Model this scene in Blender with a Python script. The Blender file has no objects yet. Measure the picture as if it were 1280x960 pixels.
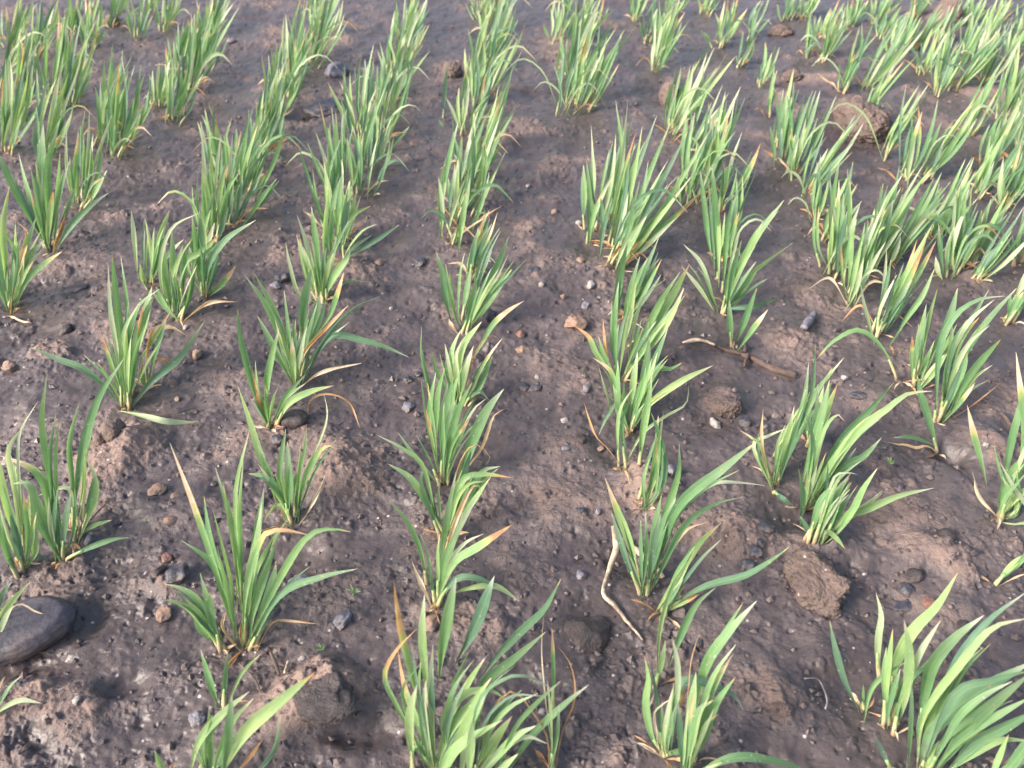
import bpy, math, random
import numpy as np
from mathutils import Vector, Matrix

random.seed(7)
rng = np.random.default_rng(11)
C = bpy.context.scene.collection
sc = bpy.context.scene

# ------------------------------------------------------------------ camera, sky, sun, exposure
CAM_H = 0.42
FPX = 1040.0
PITCH = math.radians(39.1)
cam = bpy.data.cameras.new("camera")
cam_o = bpy.data.objects.new("camera", cam)
C.objects.link(cam_o)
cam_o.location = (0, 0, CAM_H)
cam_o.rotation_euler = (math.radians(90) - PITCH, 0, 0)
cam.sensor_width = 36.0
cam.lens = 36.0 * FPX / 1280.0
cam.clip_start = 0.01
cam.clip_end = 500.0
cam.dof.use_dof = True
cam.dof.focus_distance = 0.58
cam.dof.aperture_fstop = 13.0
sc.camera = cam_o

SUN_EL = math.radians(33)
SUN_DIR = Vector((-0.90, -0.42, 0)).normalized()          # horizontal direction towards the sun
world = bpy.data.worlds.new("World")
sc.world = world
world.use_nodes = True
wn = world.node_tree
bg = wn.nodes["Background"]
sky = wn.nodes.new("ShaderNodeTexSky")
sky.sky_type = 'NISHITA'
sky.sun_disc = False
sky.sun_elevation = SUN_EL
sky.sun_rotation = math.atan2(SUN_DIR.x, SUN_DIR.y)
sky.air_density = 1.0
sky.dust_density = 5.5
sky.ozone_density = 0.7
wn.links.new(sky.outputs[0], bg.inputs[0])
bg.inputs[1].default_value = 0.15

sun = bpy.data.lights.new("sun", 'SUN')
sun.energy = 2.0
sun.angle = math.radians(12.0)
sun.color = (1.0, 0.965, 0.93)
sun_o = bpy.data.objects.new("sun", sun)
C.objects.link(sun_o)
d = Vector((SUN_DIR.x * math.cos(SUN_EL), SUN_DIR.y * math.cos(SUN_EL), math.sin(SUN_EL)))
sun_o.rotation_euler = d.to_track_quat('Z', 'Y').to_euler()

sc.view_settings.view_transform = 'Standard'
sc.view_settings.look = 'None'
sc.view_settings.gamma = 1.0
sc.view_settings.exposure = 1.33
sc.view_settings.use_curve_mapping = False

# ------------------------------------------------------------------ noise
def _hash(ix, iy, seed):
    ix = ix.astype(np.int64); iy = iy.astype(np.int64)
    h = (ix * 374761393 + iy * 668265263 + seed * 974634777) & 0xFFFFFFFF
    h = ((h ^ (h >> 13)) * 1274126177) & 0xFFFFFFFF
    h = ((h ^ (h >> 15)) * 2246822519) & 0xFFFFFFFF
    h = h ^ (h >> 16)
    return (h & 0xFFFFFF) / float(0x1000000)

def gnoise(x, y, seed=0):
    xi = np.floor(x); yi = np.floor(y)
    fx = x - xi; fy = y - yi
    u = fx * fx * fx * (fx * (fx * 6 - 15) + 10)
    v = fy * fy * fy * (fy * (fy * 6 - 15) + 10)
    def g(ox, oy):
        a = _hash(xi + ox, yi + oy, seed) * (2 * np.pi)
        return np.cos(a) * (fx - ox) + np.sin(a) * (fy - oy)
    a = g(0, 0) * (1 - u) + g(1, 0) * u
    b = g(0, 1) * (1 - u) + g(1, 1) * u
    return (a * (1 - v) + b * v) * 1.5

def fbm(x, y, oct=4, seed=0, gain=0.5):
    s = 0; a = 1.0; t = 0
    for i in range(oct):
        s = s + a * gnoise(x, y, seed + i * 17)
        t += a; a *= gain
        x = x * 2.03 + 3.1; y = y * 2.03 - 1.7
    return s / t

def cells(x, y, seed=0):
    """distance to the nearest scattered point, and that point's random value"""
    xi = np.floor(x); yi = np.floor(y)
    best = np.full(x.shape, 9.0); val = np.zeros(x.shape)
    for ox in (-1, 0, 1):
        for oy in (-1, 0, 1):
            cx = xi + ox; cy = yi + oy
            px = cx + 0.15 + 0.7 * _hash(cx, cy, seed); py = cy + 0.15 + 0.7 * _hash(cx, cy, seed + 5)
            dd = np.hypot(x - px, y - py)
            m = dd < best
            best = np.where(m, dd, best)
            val = np.where(m, _hash(cx, cy, seed + 9), val)
    return best, val

# ------------------------------------------------------------------ the measured photograph: a pixel gives a sight line
def ray(px, py):
    u = (px - 640.0) / FPX; v = (480.0 - py) / FPX
    f = (0.0, math.cos(PITCH), -math.sin(PITCH)); up = (0.0, math.sin(PITCH), math.cos(PITCH))
    return u, f[1] + v * up[1], f[2] + v * up[2]

def flat(px, py, z=0.0):
    a, b, c = ray(px, py)
    t = (z - CAM_H) / c
    return a * t, b * t

def px_per_m(px, py):
    x, y = flat(px, py)
    depth = y * math.cos(PITCH) + CAM_H * math.sin(PITCH)
    return FPX / depth

# mounds and hollows of the soil: pixel x, pixel y, half width px, half depth px (on the ground), height in mm
MOUNDS = [
 (140,580,40,34,15),(178,555,26,20,9),(430,598,42,42,15),(410,575,26,26,6),(905,503,26,17,7),(905,672,42,26,11),(940,650,30,18,4),
 (1150,690,34,24,7),(1198,712,26,26,7),(1235,560,40,24,8),(1115,650,30,20,4),(545,452,28,22,6),(820,620,34,34,7),
 (800,590,20,22,4),(1150,640,26,16,3),(735,640,60,30,2),(850,130,14,30,6),(975,125,24,14,7),(1035,105,22,12,6),
 (1235,125,40,16,8),(985,95,22,12,6),(1050,95,30,10,5),(565,85,22,16,6),(700,60,26,20,4),(300,560,30,20,3),
 (30,885,60,34,8),(100,905,36,28,5),(350,900,50,26,7),(405,870,52,36,13),(600,790,44,26,4),(540,765,26,18,3),(880,790,40,22,3),
 (1030,815,24,24,6),(1085,790,20,16,3),(1000,830,26,16,3),(970,420,34,18,5),(1100,500,40,22,5),(1160,385,26,14,5),
 (1140,445,26,18,4),(1235,350,26,12,4),(405,370,30,18,5),(450,330,24,14,3),(250,350,20,12,3),(110,400,30,20,5),(150,415,24,18,4),
 (60,440,34,16,4),(360,320,24,18,4),(700,330,34,26,4),(760,350,30,26,5),(690,460,44,26,4),(660,300,30,16,3),(640,170,24,16,4),
 (480,215,30,14,3),(400,60,34,14,5),(340,40,20,12,5),(20,270,24,10,3),(130,270,22,10,3),(200,735,24,14,4),(300,745,26,16,3),
 (470,430,20,12,3),(520,120,26,10,3),(870,330,26,12,3),(960,180,18,20,4),(1170,20,24,14,8),(1150,120,24,10,4),
 (690,200,34,10,3),(640,240,34,10,3),(330,300,20,10,3),(740,470,30,16,3),(700,560,50,20,3),(650,720,60,26,3),
 (1010,690,70,30,4),(1180,760,60,26,3),(960,860,60,30,4),(60,600,60,30,3),(490,660,40,20,2),(200,640,60,24,3),
]
HOLLOWS = [
 (155,860,26,16,8),(1187,570,16,11,9),(455,915,40,22,8),(590,920,30,20,5),(360,700,40,20,4),(980,640,60,26,5),(905,350,44,22,4),
 (1010,560,44,26,3),(45,840,60,20,7),(120,760,22,30,4),(845,470,60,20,4),(640,560,44,24,3),(560,560,40,30,3),(230,500,50,20,3),
 (380,140,20,8,9),(1060,175,34,12,5),(820,150,14,8,6),(560,60,26,10,3),(480,300,40,20,3),(1080,870,50,40,4),(660,860,50,30,3),
 (660,190,22,10,7),(450,640,40,20,5),(700,120,60,14,3),(300,110,34,12,3),(100,350,34,12,3),(1220,250,30,14,3),(960,90,34,12,3),
]
# shallow films of water left standing between the rows
WETS = [(660,188,34,10),(905,115,50,16),(1000,165,50,12),(960,255,40,14),(1232,98,26,14),(1110,25,40,10),(1180,60,30,10),(1245,425,50,18),(890,70,40,10),
        (1040,85,40,8),(760,60,30,14),(650,20,50,14),(540,30,30,16),(300,25,40,10),(60,55,30,10),(1080,200,30,12),(1230,300,36,12),(1130,160,24,10),(860,420,40,16),
        (1080,820,60,30),(700,300,30,12),(960,300,26,10),(1180,455,30,12),(790,200,26,12),(1040,20,30,8),(950,20,26,10),(1250,20,30,10)]
_wets = []
for (a, b, rx, ry) in WETS:
    x, y = flat(a, b); x1, _ = flat(a + rx, b); _, y0 = flat(a, b + ry); _, y1 = flat(a, b - ry)
    _wets.append((x, y, abs(x1 - x), 0.5 * abs(y1 - y0)))
_bumps = []
for sgn, lst in ((1, MOUNDS), (-1, HOLLOWS)):
    for (a, b, rx, ry, h) in lst:
        x, y = flat(a, b)
        x1, _ = flat(a + rx, b); _, y0 = flat(a, b + ry); _, y1 = flat(a, b - ry)
        _bumps.append((x, y, abs(x1 - x), 0.5 * abs(y1 - y0), sgn * h * 0.001))

def terrain(x, y):
    """height of the soil, and how far it stands proud (which is where it has dried)"""
    x = np.asarray(x, float); y = np.asarray(y, float)
    wx = x + 0.004 * gnoise(x * 40, y * 40, 71); wy = y + 0.004 * gnoise(x * 40 + 9, y * 40, 72)
    h = 0.007 * fbm(x * 6.5, y * 6.5, 3, 1) + 0.0060 * fbm(wx * 22, wy * 22, 4, 31, 0.55)
    m = np.zeros_like(h)
    for (cx, cy, rx, ry, hh) in _bumps:
        ax = (wx - cx) / rx; ay = (wy - cy) / ry
        r2 = ax * ax + ay * ay
        k = r2 < 6
        if not k.any(): continue
        w = np.exp(-0.9 * r2[k] ** 1.35)
        h[k] = h[k] + hh * w
        m[k] = m[k] + hh * w
    # crumb structure: patches of rough tilth between patches of slaked, smooth mud
    rough = np.clip(0.30 + 1.6 * fbm(x * 17 + 4, y * 17, 4, 91, 0.6) + m * 45, 0.03, 0.95)
    wetf = np.zeros_like(h)
    for (cx, cy, rx, ry) in _wets:
        wetf = np.maximum(wetf, np.exp(-np.minimum((((wx - cx) / rx) ** 2 + ((wy - cy) / ry) ** 2), 40) ** 1.5))
    rough = rough * (1 - 0.75 * wetf)
    jx = 0.0022 * gnoise(x * 260, y * 260, 75); jy = 0.0022 * gnoise(x * 260, y * 260 + 5, 76)
    qx = x + jx; qy = y + jy
    d1, v1 = cells(qx * 78, qy * 78, 3)
    d2, v2 = cells(qx * 165, qy * 165, 13)
    d3, v3 = cells(qx * 330 + 2, qy * 330, 23)
    dome = lambda d, r: np.sqrt(np.clip(1 - (d / r) ** 2, 0, 1))
    c = 0.0034 * np.where(v1 > 0.80, (v1 - 0.5) * 2, 0) * dome(d1, 0.40) * (rough > 0.35)
    c = c + 0.0017 * np.where(v2 > 0.62, v2, 0) * dome(d2, 0.42)
    c = c + 0.0010 * np.where(v3 > 0.35, v3, 0) * dome(d3, 0.45)
    # pits left by rain and worms
    pit = np.where((v1 < 0.10), 0.0036 * np.exp(-(d1 / (0.10 + v1)) ** 2), 0) + np.where((v2 < 0.17), 0.0020 * np.exp(-(d2 / (0.12 + 0.7 * v2)) ** 2), 0)
    big, bv = cells(wx * 17, wy * 17, 43)
    pit = pit + np.where(bv > 0.72, 0.0050 * np.exp(-(big / (0.10 + 0.10 * bv)) ** 2), 0)
    fine = 0.0015 * fbm(x * 120, y * 120, 4, 51, 0.62)
    hh = h + c * (0.12 + rough) + fine * (0.20 + 0.9 * rough) - pit * (0.5 + 0.5 * np.clip(rough, 0, 1))
    dry = np.clip(0.20 + m * 70 + 30 * (h - m) + (c * rough) * 60 - pit * 220 + 0.30 * rough + 0.40 * fbm(x * 30, y * 30, 3, 5) + 0.42 * fbm(x * 9, y * 9, 2, 8) - 0.06 - 0.75 * wetf, 0, 1)
    return hh, dry

# the same soil sampled every 3 mm, for quick look-ups where things stand on it
_GX = np.arange(-1.35, 1.35, 0.003); _GY = np.arange(0.10, 2.05, 0.003)
_LUT = terrain(*np.meshgrid(_GX, _GY))[0]
def height(x, y):
    x = np.asarray(x, float); y = np.asarray(y, float)
    fx = np.clip((x - _GX[0]) / 0.003, 0, len(_GX) - 1.001); fy = np.clip((y - _GY[0]) / 0.003, 0, len(_GY) - 1.001)
    i = fx.astype(int); j = fy.astype(int); fx = fx - i; fy = fy - j
    return (_LUT[j, i] * (1 - fx) + _LUT[j, i + 1] * fx) * (1 - fy) + (_LUT[j + 1, i] * (1 - fx) + _LUT[j + 1, i + 1] * fx) * fy
def th(x, y):
    return float(height(x, y))

def ground_at(px, py):
    z = 0.0
    for _ in range(4):
        x, y = flat(px, py, z)
        z = th(x, y)
    return x, y, z

# ------------------------------------------------------------------ object helpers
def tag(o, label=None, cat=None, group=None, kind=None):
    if label: o["label"] = label
    if cat: o["category"] = cat
    if group: o["group"] = group
    if kind: o["kind"] = kind

def mesh_obj(name, verts, faces, mat, parent=None, smooth=True, attrs=None, loc=None, uv=None):
    me = bpy.data.meshes.new(name)
    verts = np.asarray(verts, float)
    if loc is not None:
        verts = verts - np.asarray(loc)
    me.from_pydata(verts.tolist(), [], faces)
    if attrs:
        for k, a in attrs.items():
            at = me.attributes.new(k, 'FLOAT', 'POINT')
            at.data.foreach_set('value', np.asarray(a, float))
    if smooth:
        me.polygons.foreach_set('use_smooth', [True] * len(me.polygons))
    me.materials.append(mat)
    me.update()
    o = bpy.data.objects.new(name, me)
    C.objects.link(o)
    if parent is not None:
        o.parent = parent
    elif loc is not None:
        o.location = loc
    return o

def empty(name, loc):
    o = bpy.data.objects.new(name, None)
    o.empty_display_size = 0.01
    C.objects.link(o)
    o.location = loc
    return o

# ------------------------------------------------------------------ materials
def mat_new(name):
    m = bpy.data.materials.new(name); m.use_nodes = True
    nt = m.node_tree
    for n in list(nt.nodes): nt.nodes.remove(n)
    out = nt.nodes.new('ShaderNodeOutputMaterial')
    return m, nt, out
def N(nt, t, **kw):
    n = nt.nodes.new(t)
    for k, v in kw.items():
        if k.startswith('i_'):
            n.inputs[k[2:].replace('_', ' ')].default_value = v
        else:
            setattr(n, k, v)
    return n
def L(nt, a, b): nt.links.new(a, b)
def ramp(nt, fac, stops):
    r = nt.nodes.new('ShaderNodeValToRGB')
    e = r.color_ramp.elements
    while len(e) < len(stops): e.new(0.5)
    for el, (p, c) in zip(e, stops):
        el.position = p; el.color = (c[0], c[1], c[2], 1)
    L(nt, fac, r.inputs[0]); return r.outputs[0]
def mixc(nt, fac, a, b, mode='MIX'):
    m = nt.nodes.new('ShaderNodeMix'); m.data_type = 'RGBA'; m.blend_type = mode
    if isinstance(fac, (int, float)): m.inputs[0].default_value = fac
    else: L(nt, fac, m.inputs[0])
    for s, v in ((m.inputs[6], a), (m.inputs[7], b)):
        if isinstance(v, tuple): s.default_value = (v[0], v[1], v[2], 1)
        else: L(nt, v, s)
    return m.outputs[2]
def math_(nt, op, a, b=None, clamp=False):
    m = nt.nodes.new('ShaderNodeMath'); m.operation = op; m.use_clamp = clamp
    for i, v in enumerate((a, b)):
        if v is None: continue
        if isinstance(v, (int, float)): m.inputs[i].default_value = v
        else: L(nt, v, m.inputs[i])
    return m.outputs[0]
def attr(nt, name):
    a = nt.nodes.new('ShaderNodeAttribute'); a.attribute_name = name; return a.outputs['Fac']
def noise(nt, vec, scale, detail=4, rough=0.55, dist=0.0):
    n = nt.nodes.new('ShaderNodeTexNoise')
    n.inputs['Scale'].default_value = scale; n.inputs['Detail'].default_value = detail
    n.inputs['Roughness'].default_value = rough; n.inputs['Distortion'].default_value = dist
    if vec is not None: L(nt, vec, n.inputs['Vector'])
    return n.outputs[0]

def soil_material(name, clod=False, wet=(0.094, 0.075, 0.076), dryc=(0.212, 0.153, 0.133)):
    m, nt, out = mat_new(name)
    geo = nt.nodes.new('ShaderNodeNewGeometry')
    pos = geo.outputs['Position'] if not clod else nt.nodes.new('ShaderNodeTexCoord').outputs['Object']
    bs = nt.nodes.new('ShaderNodeBsdfPrincipled')
    dry = attr(nt, 'dry')
    n1 = noise(nt, pos, 60, 6, 0.65)
    n2 = noise(nt, pos, 420, 5, 0.7)
    n3 = noise(nt, pos, 14, 3, 0.5)
    f = math_(nt, 'ADD', dry, math_(nt, 'MULTIPLY', math_(nt, 'SUBTRACT', n1, 0.5), 0.8))
    f = math_(nt, 'ADD', f, math_(nt, 'MULTIPLY', math_(nt, 'SUBTRACT', n3, 0.5), 0.5), True)
    base = ramp(nt, f, [(0.0, tuple(c * 0.72 for c in wet)), (0.35, wet), (0.62, tuple((a + b) / 2 for a, b in zip(wet, dryc))), (1.0, dryc)])
    # grains: small dark crumbs and pale grit within the soil
    grain = ramp(nt, n2, [(0.30, (0.80, 0.79, 0.79)), (0.5, (1, 1, 1)), (0.72, (1.16, 1.14, 1.12))])
    col = mixc(nt, 1.0, base, grain, 'MULTIPLY')
    vor = nt.nodes.new('ShaderNodeTexVoronoi'); vor.inputs['Scale'].default_value = 300
    L(nt, pos, vor.inputs['Vector'])
    sep = nt.nodes.new('ShaderNodeSeparateColor'); L(nt, vor.outputs['Color'], sep.inputs[0])
    gr = math_(nt, 'MULTIPLY', math_(nt, 'GREATER_THAN', sep.outputs[0], 0.988), math_(nt, 'LESS_THAN', vor.outputs['Distance'], 0.28))
    col = mixc(nt, math_(nt, 'MULTIPLY', gr, 0.85), col, (0.42, 0.38, 0.36))
    dk = math_(nt, 'MULTIPLY', math_(nt, 'LESS_THAN', sep.outputs[0], 0.07), math_(nt, 'LESS_THAN', vor.outputs['Distance'], 0.42))
    col = mixc(nt, math_(nt, 'MULTIPLY', dk, 0.7), col, (0.030, 0.026, 0.030))
    L(nt, col, bs.inputs['Base Color'])
    r = ramp(nt, math_(nt, 'ADD', f, math_(nt, 'MULTIPLY', math_(nt, 'SUBTRACT', n2, 0.5), 0.5)), [(0.0, (0.24,) * 3), (0.35, (0.38,) * 3), (0.8, (0.85,) * 3)])
    slick = ramp(nt, math_(nt, 'ADD', f, math_(nt, 'MULTIPLY', math_(nt, 'SUBTRACT', noise(nt, pos, 26, 3, 0.5), 0.5), 0.5)), [(0.06, (1, 1, 1)), (0.30, (0, 0, 0))])
    L(nt, mixc(nt, slick, r, (0.35, 0.35, 0.35)), bs.inputs['Roughness'])
    bs.inputs['Specular IOR Level'].default_value = 0.40
    b1 = nt.nodes.new('ShaderNodeBump'); L(nt, ramp(nt, f, [(0.08, (0.22,) * 3), (0.6, (0.85,) * 3)]), b1.inputs['Strength']); b1.inputs['Distance'].default_value = 0.0009
    L(nt, noise(nt, pos, 700, 6, 0.7), b1.inputs['Height'])
    b2 = nt.nodes.new('ShaderNodeBump'); L(nt, ramp(nt, f, [(0.08, (0.28,) * 3), (0.6, (0.9,) * 3)]), b2.inputs['Strength']); b2.inputs['Distance'].default_value = 0.0022
    L(nt, noise(nt, pos, 200, 5, 0.65), b2.inputs['Height']); L(nt, b1.outputs[0], b2.inputs['Normal'])
    L(nt, b2.outputs[0], bs.inputs['Normal'])
    L(nt, bs.outputs[0], out.inputs[0])
    return m

def leaf_material():
    m, nt, out = mat_new("cereal leaf")
    u = attr(nt, 'across'); v = attr(nt, 'along'); dry = attr(nt, 'dryness'); tone = attr(nt, 'tone'); seed = attr(nt, 'seed')
    comb = nt.nodes.new('ShaderNodeCombineXYZ')
    L(nt, math_(nt, 'MULTIPLY', u, 9.0), comb.inputs[0]); L(nt, math_(nt, 'MULTIPLY', v, 2.2), comb.inputs[1]); L(nt, math_(nt, 'MULTIPLY', seed, 50.0), comb.inputs[2])
    veins = noise(nt, comb.outputs[0], 1.9, 4, 0.7)
    pos = nt.nodes.new('ShaderNodeNewGeometry').outputs['Position']
    blot = noise(nt, pos, 130, 4, 0.6)
    green = ramp(nt, tone, [(0.0, (0.105, 0.205, 0.145)), (0.35, (0.135, 0.275, 0.122)), (0.65, (0.190, 0.350, 0.138)), (1.0, (0.34, 0.48, 0.20))])
    green = mixc(nt, 1.0, green, ramp(nt, veins, [(0.32, (0.70, 0.76, 0.70)), (0.68, (1.30, 1.24, 1.36))]), 'MULTIPLY')
    mott = noise(nt, pos, 45, 3, 0.6)
    green = mixc(nt, 1.0, green, ramp(nt, mott, [(0.3, (0.78, 0.84, 0.86)), (0.7, (1.20, 1.14, 1.10))]), 'MULTIPLY')
    fl = nt.nodes.new('ShaderNodeTexVoronoi'); fl.inputs['Scale'].default_value = 330; L(nt, pos, fl.inputs['Vector'])
    fs = nt.nodes.new('ShaderNodeSeparateColor'); L(nt, fl.outputs['Color'], fs.inputs[0])
    fleck = math_(nt, 'MULTIPLY', math_(nt, 'GREATER_THAN', fs.outputs[0], 0.93), math_(nt, 'LESS_THAN', fl.outputs['Distance'], 0.26))
    green = mixc(nt, math_(nt, 'MULTIPLY', fleck, 0.55), green, (0.42, 0.30, 0.12))
    midrib = math_(nt, 'LESS_THAN', math_(nt, 'ABSOLUTE', u), 0.07)
    green = mixc(nt, math_(nt, 'MULTIPLY', midrib, 0.35), green, (0.32, 0.46, 0.22))
    # yellowing, then brown, then bleached straw
    dd = math_(nt, 'ADD', dry, math_(nt, 'MULTIPLY', math_(nt, 'SUBTRACT', blot, 0.5), 0.55), True)
    deadc = ramp(nt, math_(nt, 'ADD', math_(nt, 'MULTIPLY', blot, 0.9), math_(nt, 'MULTIPLY', math_(nt, 'SUBTRACT', seed, 0.5), 0.8)),
                 [(0.12, (0.36, 0.20, 0.11)), (0.34, (0.60, 0.34, 0.16)), (0.55, (0.66, 0.45, 0.28)), (0.8, (0.72, 0.60, 0.47))])
    c1 = mixc(nt, ramp(nt, dd, [(0.25, (0, 0, 0)), (0.50, (1, 1, 1))]), green, (0.46, 0.47, 0.17))
    c2 = mixc(nt, ramp(nt, dd, [(0.48, (0, 0, 0)), (0.70, (1, 1, 1))]), c1, deadc)
    mudn = noise(nt, pos, 240, 3, 0.6)
    mudf = math_(nt, 'MULTIPLY', ramp(nt, mudn, [(0.50, (0, 0, 0)), (0.58, (1, 1, 1))]), ramp(nt, v, [(0.0, (0.85,) * 3), (0.32, (0, 0, 0))]))
    c2 = mixc(nt, mudf, c2, (0.16, 0.12, 0.10))
    ft = attr(nt, 'pale_sheen')
    col = mixc(nt, ft, c2, (0.60, 0.60, 0.52))  # whitish tips and leaf highlights, painted into the base colour
    sp = nt.nodes.new('ShaderNodeTexVoronoi'); sp.inputs['Scale'].default_value = 420; L(nt, pos, sp.inputs['Vector'])
    sc_ = nt.nodes.new('ShaderNodeSeparateColor'); L(nt, sp.outputs['Color'], sc_.inputs[0])
    drop = math_(nt, 'MULTIPLY', math_(nt, 'GREATER_THAN', sc_.outputs[1], 0.93), math_(nt, 'LESS_THAN', sp.outputs['Distance'], 0.22))
    col = mixc(nt, math_(nt, 'MULTIPLY', drop, 0.45), col, (0.62, 0.68, 0.62))
    bs = nt.nodes.new('ShaderNodeBsdfPrincipled')
    L(nt, col, bs.inputs['Base Color'])
    rr = ramp(nt, noise(nt, pos, 60, 3), [(0.3, (0.36,) * 3), (0.7, (0.52,) * 3)])
    L(nt, rr, bs.inputs['Roughness'])
    bs.inputs['Specular IOR Level'].default_value = 0.55
    bs.inputs['Sheen Weight'].default_value = 0.4
    bs.inputs['Sheen Roughness'].default_value = 0.4
    bmp = nt.nodes.new('ShaderNodeBump'); bmp.inputs['Strength'].default_value = 0.45; bmp.inputs['Distance'].default_value = 0.0008
    L(nt, math_(nt, 'ADD', math_(nt, 'MULTIPLY', veins, 1.0), math_(nt, 'MULTIPLY', drop, 0.8)), bmp.inputs['Height'])
    L(nt, bmp.outputs[0], bs.inputs['Normal'])
    tr = nt.nodes.new('ShaderNodeBsdfTranslucent')
    tc = mixc(nt, 0.5, col, mixc(nt, 1.0, col, (1.15, 1.25, 0.55), 'MULTIPLY'))
    L(nt, tc, tr.inputs[0])
    mx = nt.nodes.new('ShaderNodeMixShader'); mx.inputs[0].default_value = 0.42
    L(nt, bs.outputs[0], mx.inputs[1]); L(nt, tr.outputs[0], mx.inputs[2])
    L(nt, mx.outputs[0], out.inputs[0])
    return m

def stem_material():
    m, nt, out = mat_new("leaf sheath")
    v = attr(nt, 'along'); tone = attr(nt, 'seed')
    pos = nt.nodes.new('ShaderNodeNewGeometry').outputs['Position']
    c = ramp(nt, math_(nt, 'ADD', v, math_(nt, 'MULTIPLY', math_(nt, 'SUBTRACT', tone, 0.5), 0.4)), [(0.0, (0.26, 0.19, 0.12)), (0.3, (0.38, 0.34, 0.20)), (0.65, (0.28, 0.33, 0.15)), (1.0, (0.17, 0.28, 0.11))])
    c = mixc(nt, 1.0, c, ramp(nt, noise(nt, pos, 300), [(0.3, (0.75, 0.75, 0.75)), (0.7, (1.2, 1.2, 1.2))]), 'MULTIPLY')
    bs = nt.nodes.new('ShaderNodeBsdfPrincipled'); L(nt, c, bs.inputs['Base Color']); bs.inputs['Roughness'].default_value = 0.45
    L(nt, bs.outputs[0], out.inputs[0]); return m

def stone_material(name, ca, cb, rough=0.45, scale=120, vein=None, bump=0.0008):
    m, nt, out = mat_new(name)
    pos = nt.nodes.new('ShaderNodeTexCoord').outputs['Object']
    n1 = noise(nt, pos, scale, 6, 0.65); n2 = noise(nt, pos, scale * 5, 4, 0.7)
    col = ramp(nt, n1, [(0.3, ca), (0.7, cb)])
    col = mixc(nt, 1.0, col, ramp(nt, n2, [(0.3, (0.78,) * 3), (0.7, (1.22,) * 3)]), 'MULTIPLY')
    geo = nt.nodes.new('ShaderNodeNewGeometry')
    sxyz = nt.nodes.new('ShaderNodeSeparateXYZ'); L(nt, pos, sxyz.inputs[0])
    mud = ramp(nt, math_(nt, 'ADD', noise(nt, pos, scale * 0.6, 5, 0.65), math_(nt, 'MULTIPLY', sxyz.outputs[2], -10.0)), [(0.46, (0, 0, 0)), (0.58, (1, 1, 1))])
    col = mixc(nt, math_(nt, 'MULTIPLY', mud, 0.75), col, (0.11, 0.085, 0.08))
    if vein:
        w = nt.nodes.new('ShaderNodeTexWave'); w.inputs['Scale'].default_value = 14; w.inputs['Distortion'].default_value = 5; w.inputs['Detail'].default_value = 3
        L(nt, pos, w.inputs['Vector'])
        col = mixc(nt, ramp(nt, w.outputs[0], [(0.965, (0, 0, 0)), (0.99, (0.7, 0.7, 0.7))]), col, vein)
    bs = nt.nodes.new('ShaderNodeBsdfPrincipled'); L(nt, col, bs.inputs['Base Color'])
    L(nt, ramp(nt, n2, [(0.3, (rough - 0.1,) * 3), (0.7, (rough + 0.15,) * 3)]), bs.inputs['Roughness'])
    bp = nt.nodes.new('ShaderNodeBump'); bp.inputs['Strength'].default_value = 0.7; bp.inputs['Distance'].default_value = bump
    L(nt, n2, bp.inputs['Height']); L(nt, bp.outputs[0], bs.inputs['Normal'])
    L(nt, bs.outputs[0], out.inputs[0]); return m

M_SOIL = soil_material("wet field soil")
M_CLOD = soil_material("soil clod", True, (0.075, 0.058, 0.056), (0.165, 0.118, 0.100))
M_LEAF = leaf_material()
M_STEM = stem_material()
M_SLATE = stone_material("slate stone", (0.030, 0.028, 0.038), (0.058, 0.054, 0.070), 0.52, 60)
M_DARK = stone_material("dark stone", (0.025, 0.025, 0.035), (0.075, 0.072, 0.09), 0.38, 200)
M_BROWNDARK = stone_material("dark brown stone", (0.028, 0.022, 0.024), (0.062, 0.048, 0.048), 0.5, 160, None, 0.002)
M_GREY = stone_material("grey stone", (0.11, 0.105, 0.13), (0.24, 0.225, 0.26), 0.4, 200)
M_TAN = stone_material("tan stone", (0.17, 0.105, 0.075), (0.30, 0.195, 0.14), 0.6, 180)
M_RED = stone_material("red stone", (0.14, 0.065, 0.05), (0.22, 0.11, 0.085), 0.5, 220)
M_PALE = stone_material("pale stone", (0.24, 0.215, 0.205), (0.42, 0.385, 0.365), 0.4, 200)
M_WOOD = stone_material("rotting wood", (0.045, 0.032, 0.028), (0.17, 0.105, 0.08), 0.6, 260, None, 0.002)
M_STRAW = stone_material("bleached straw", (0.45, 0.31, 0.20), (0.70, 0.55, 0.42), 0.5, 150)
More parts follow.
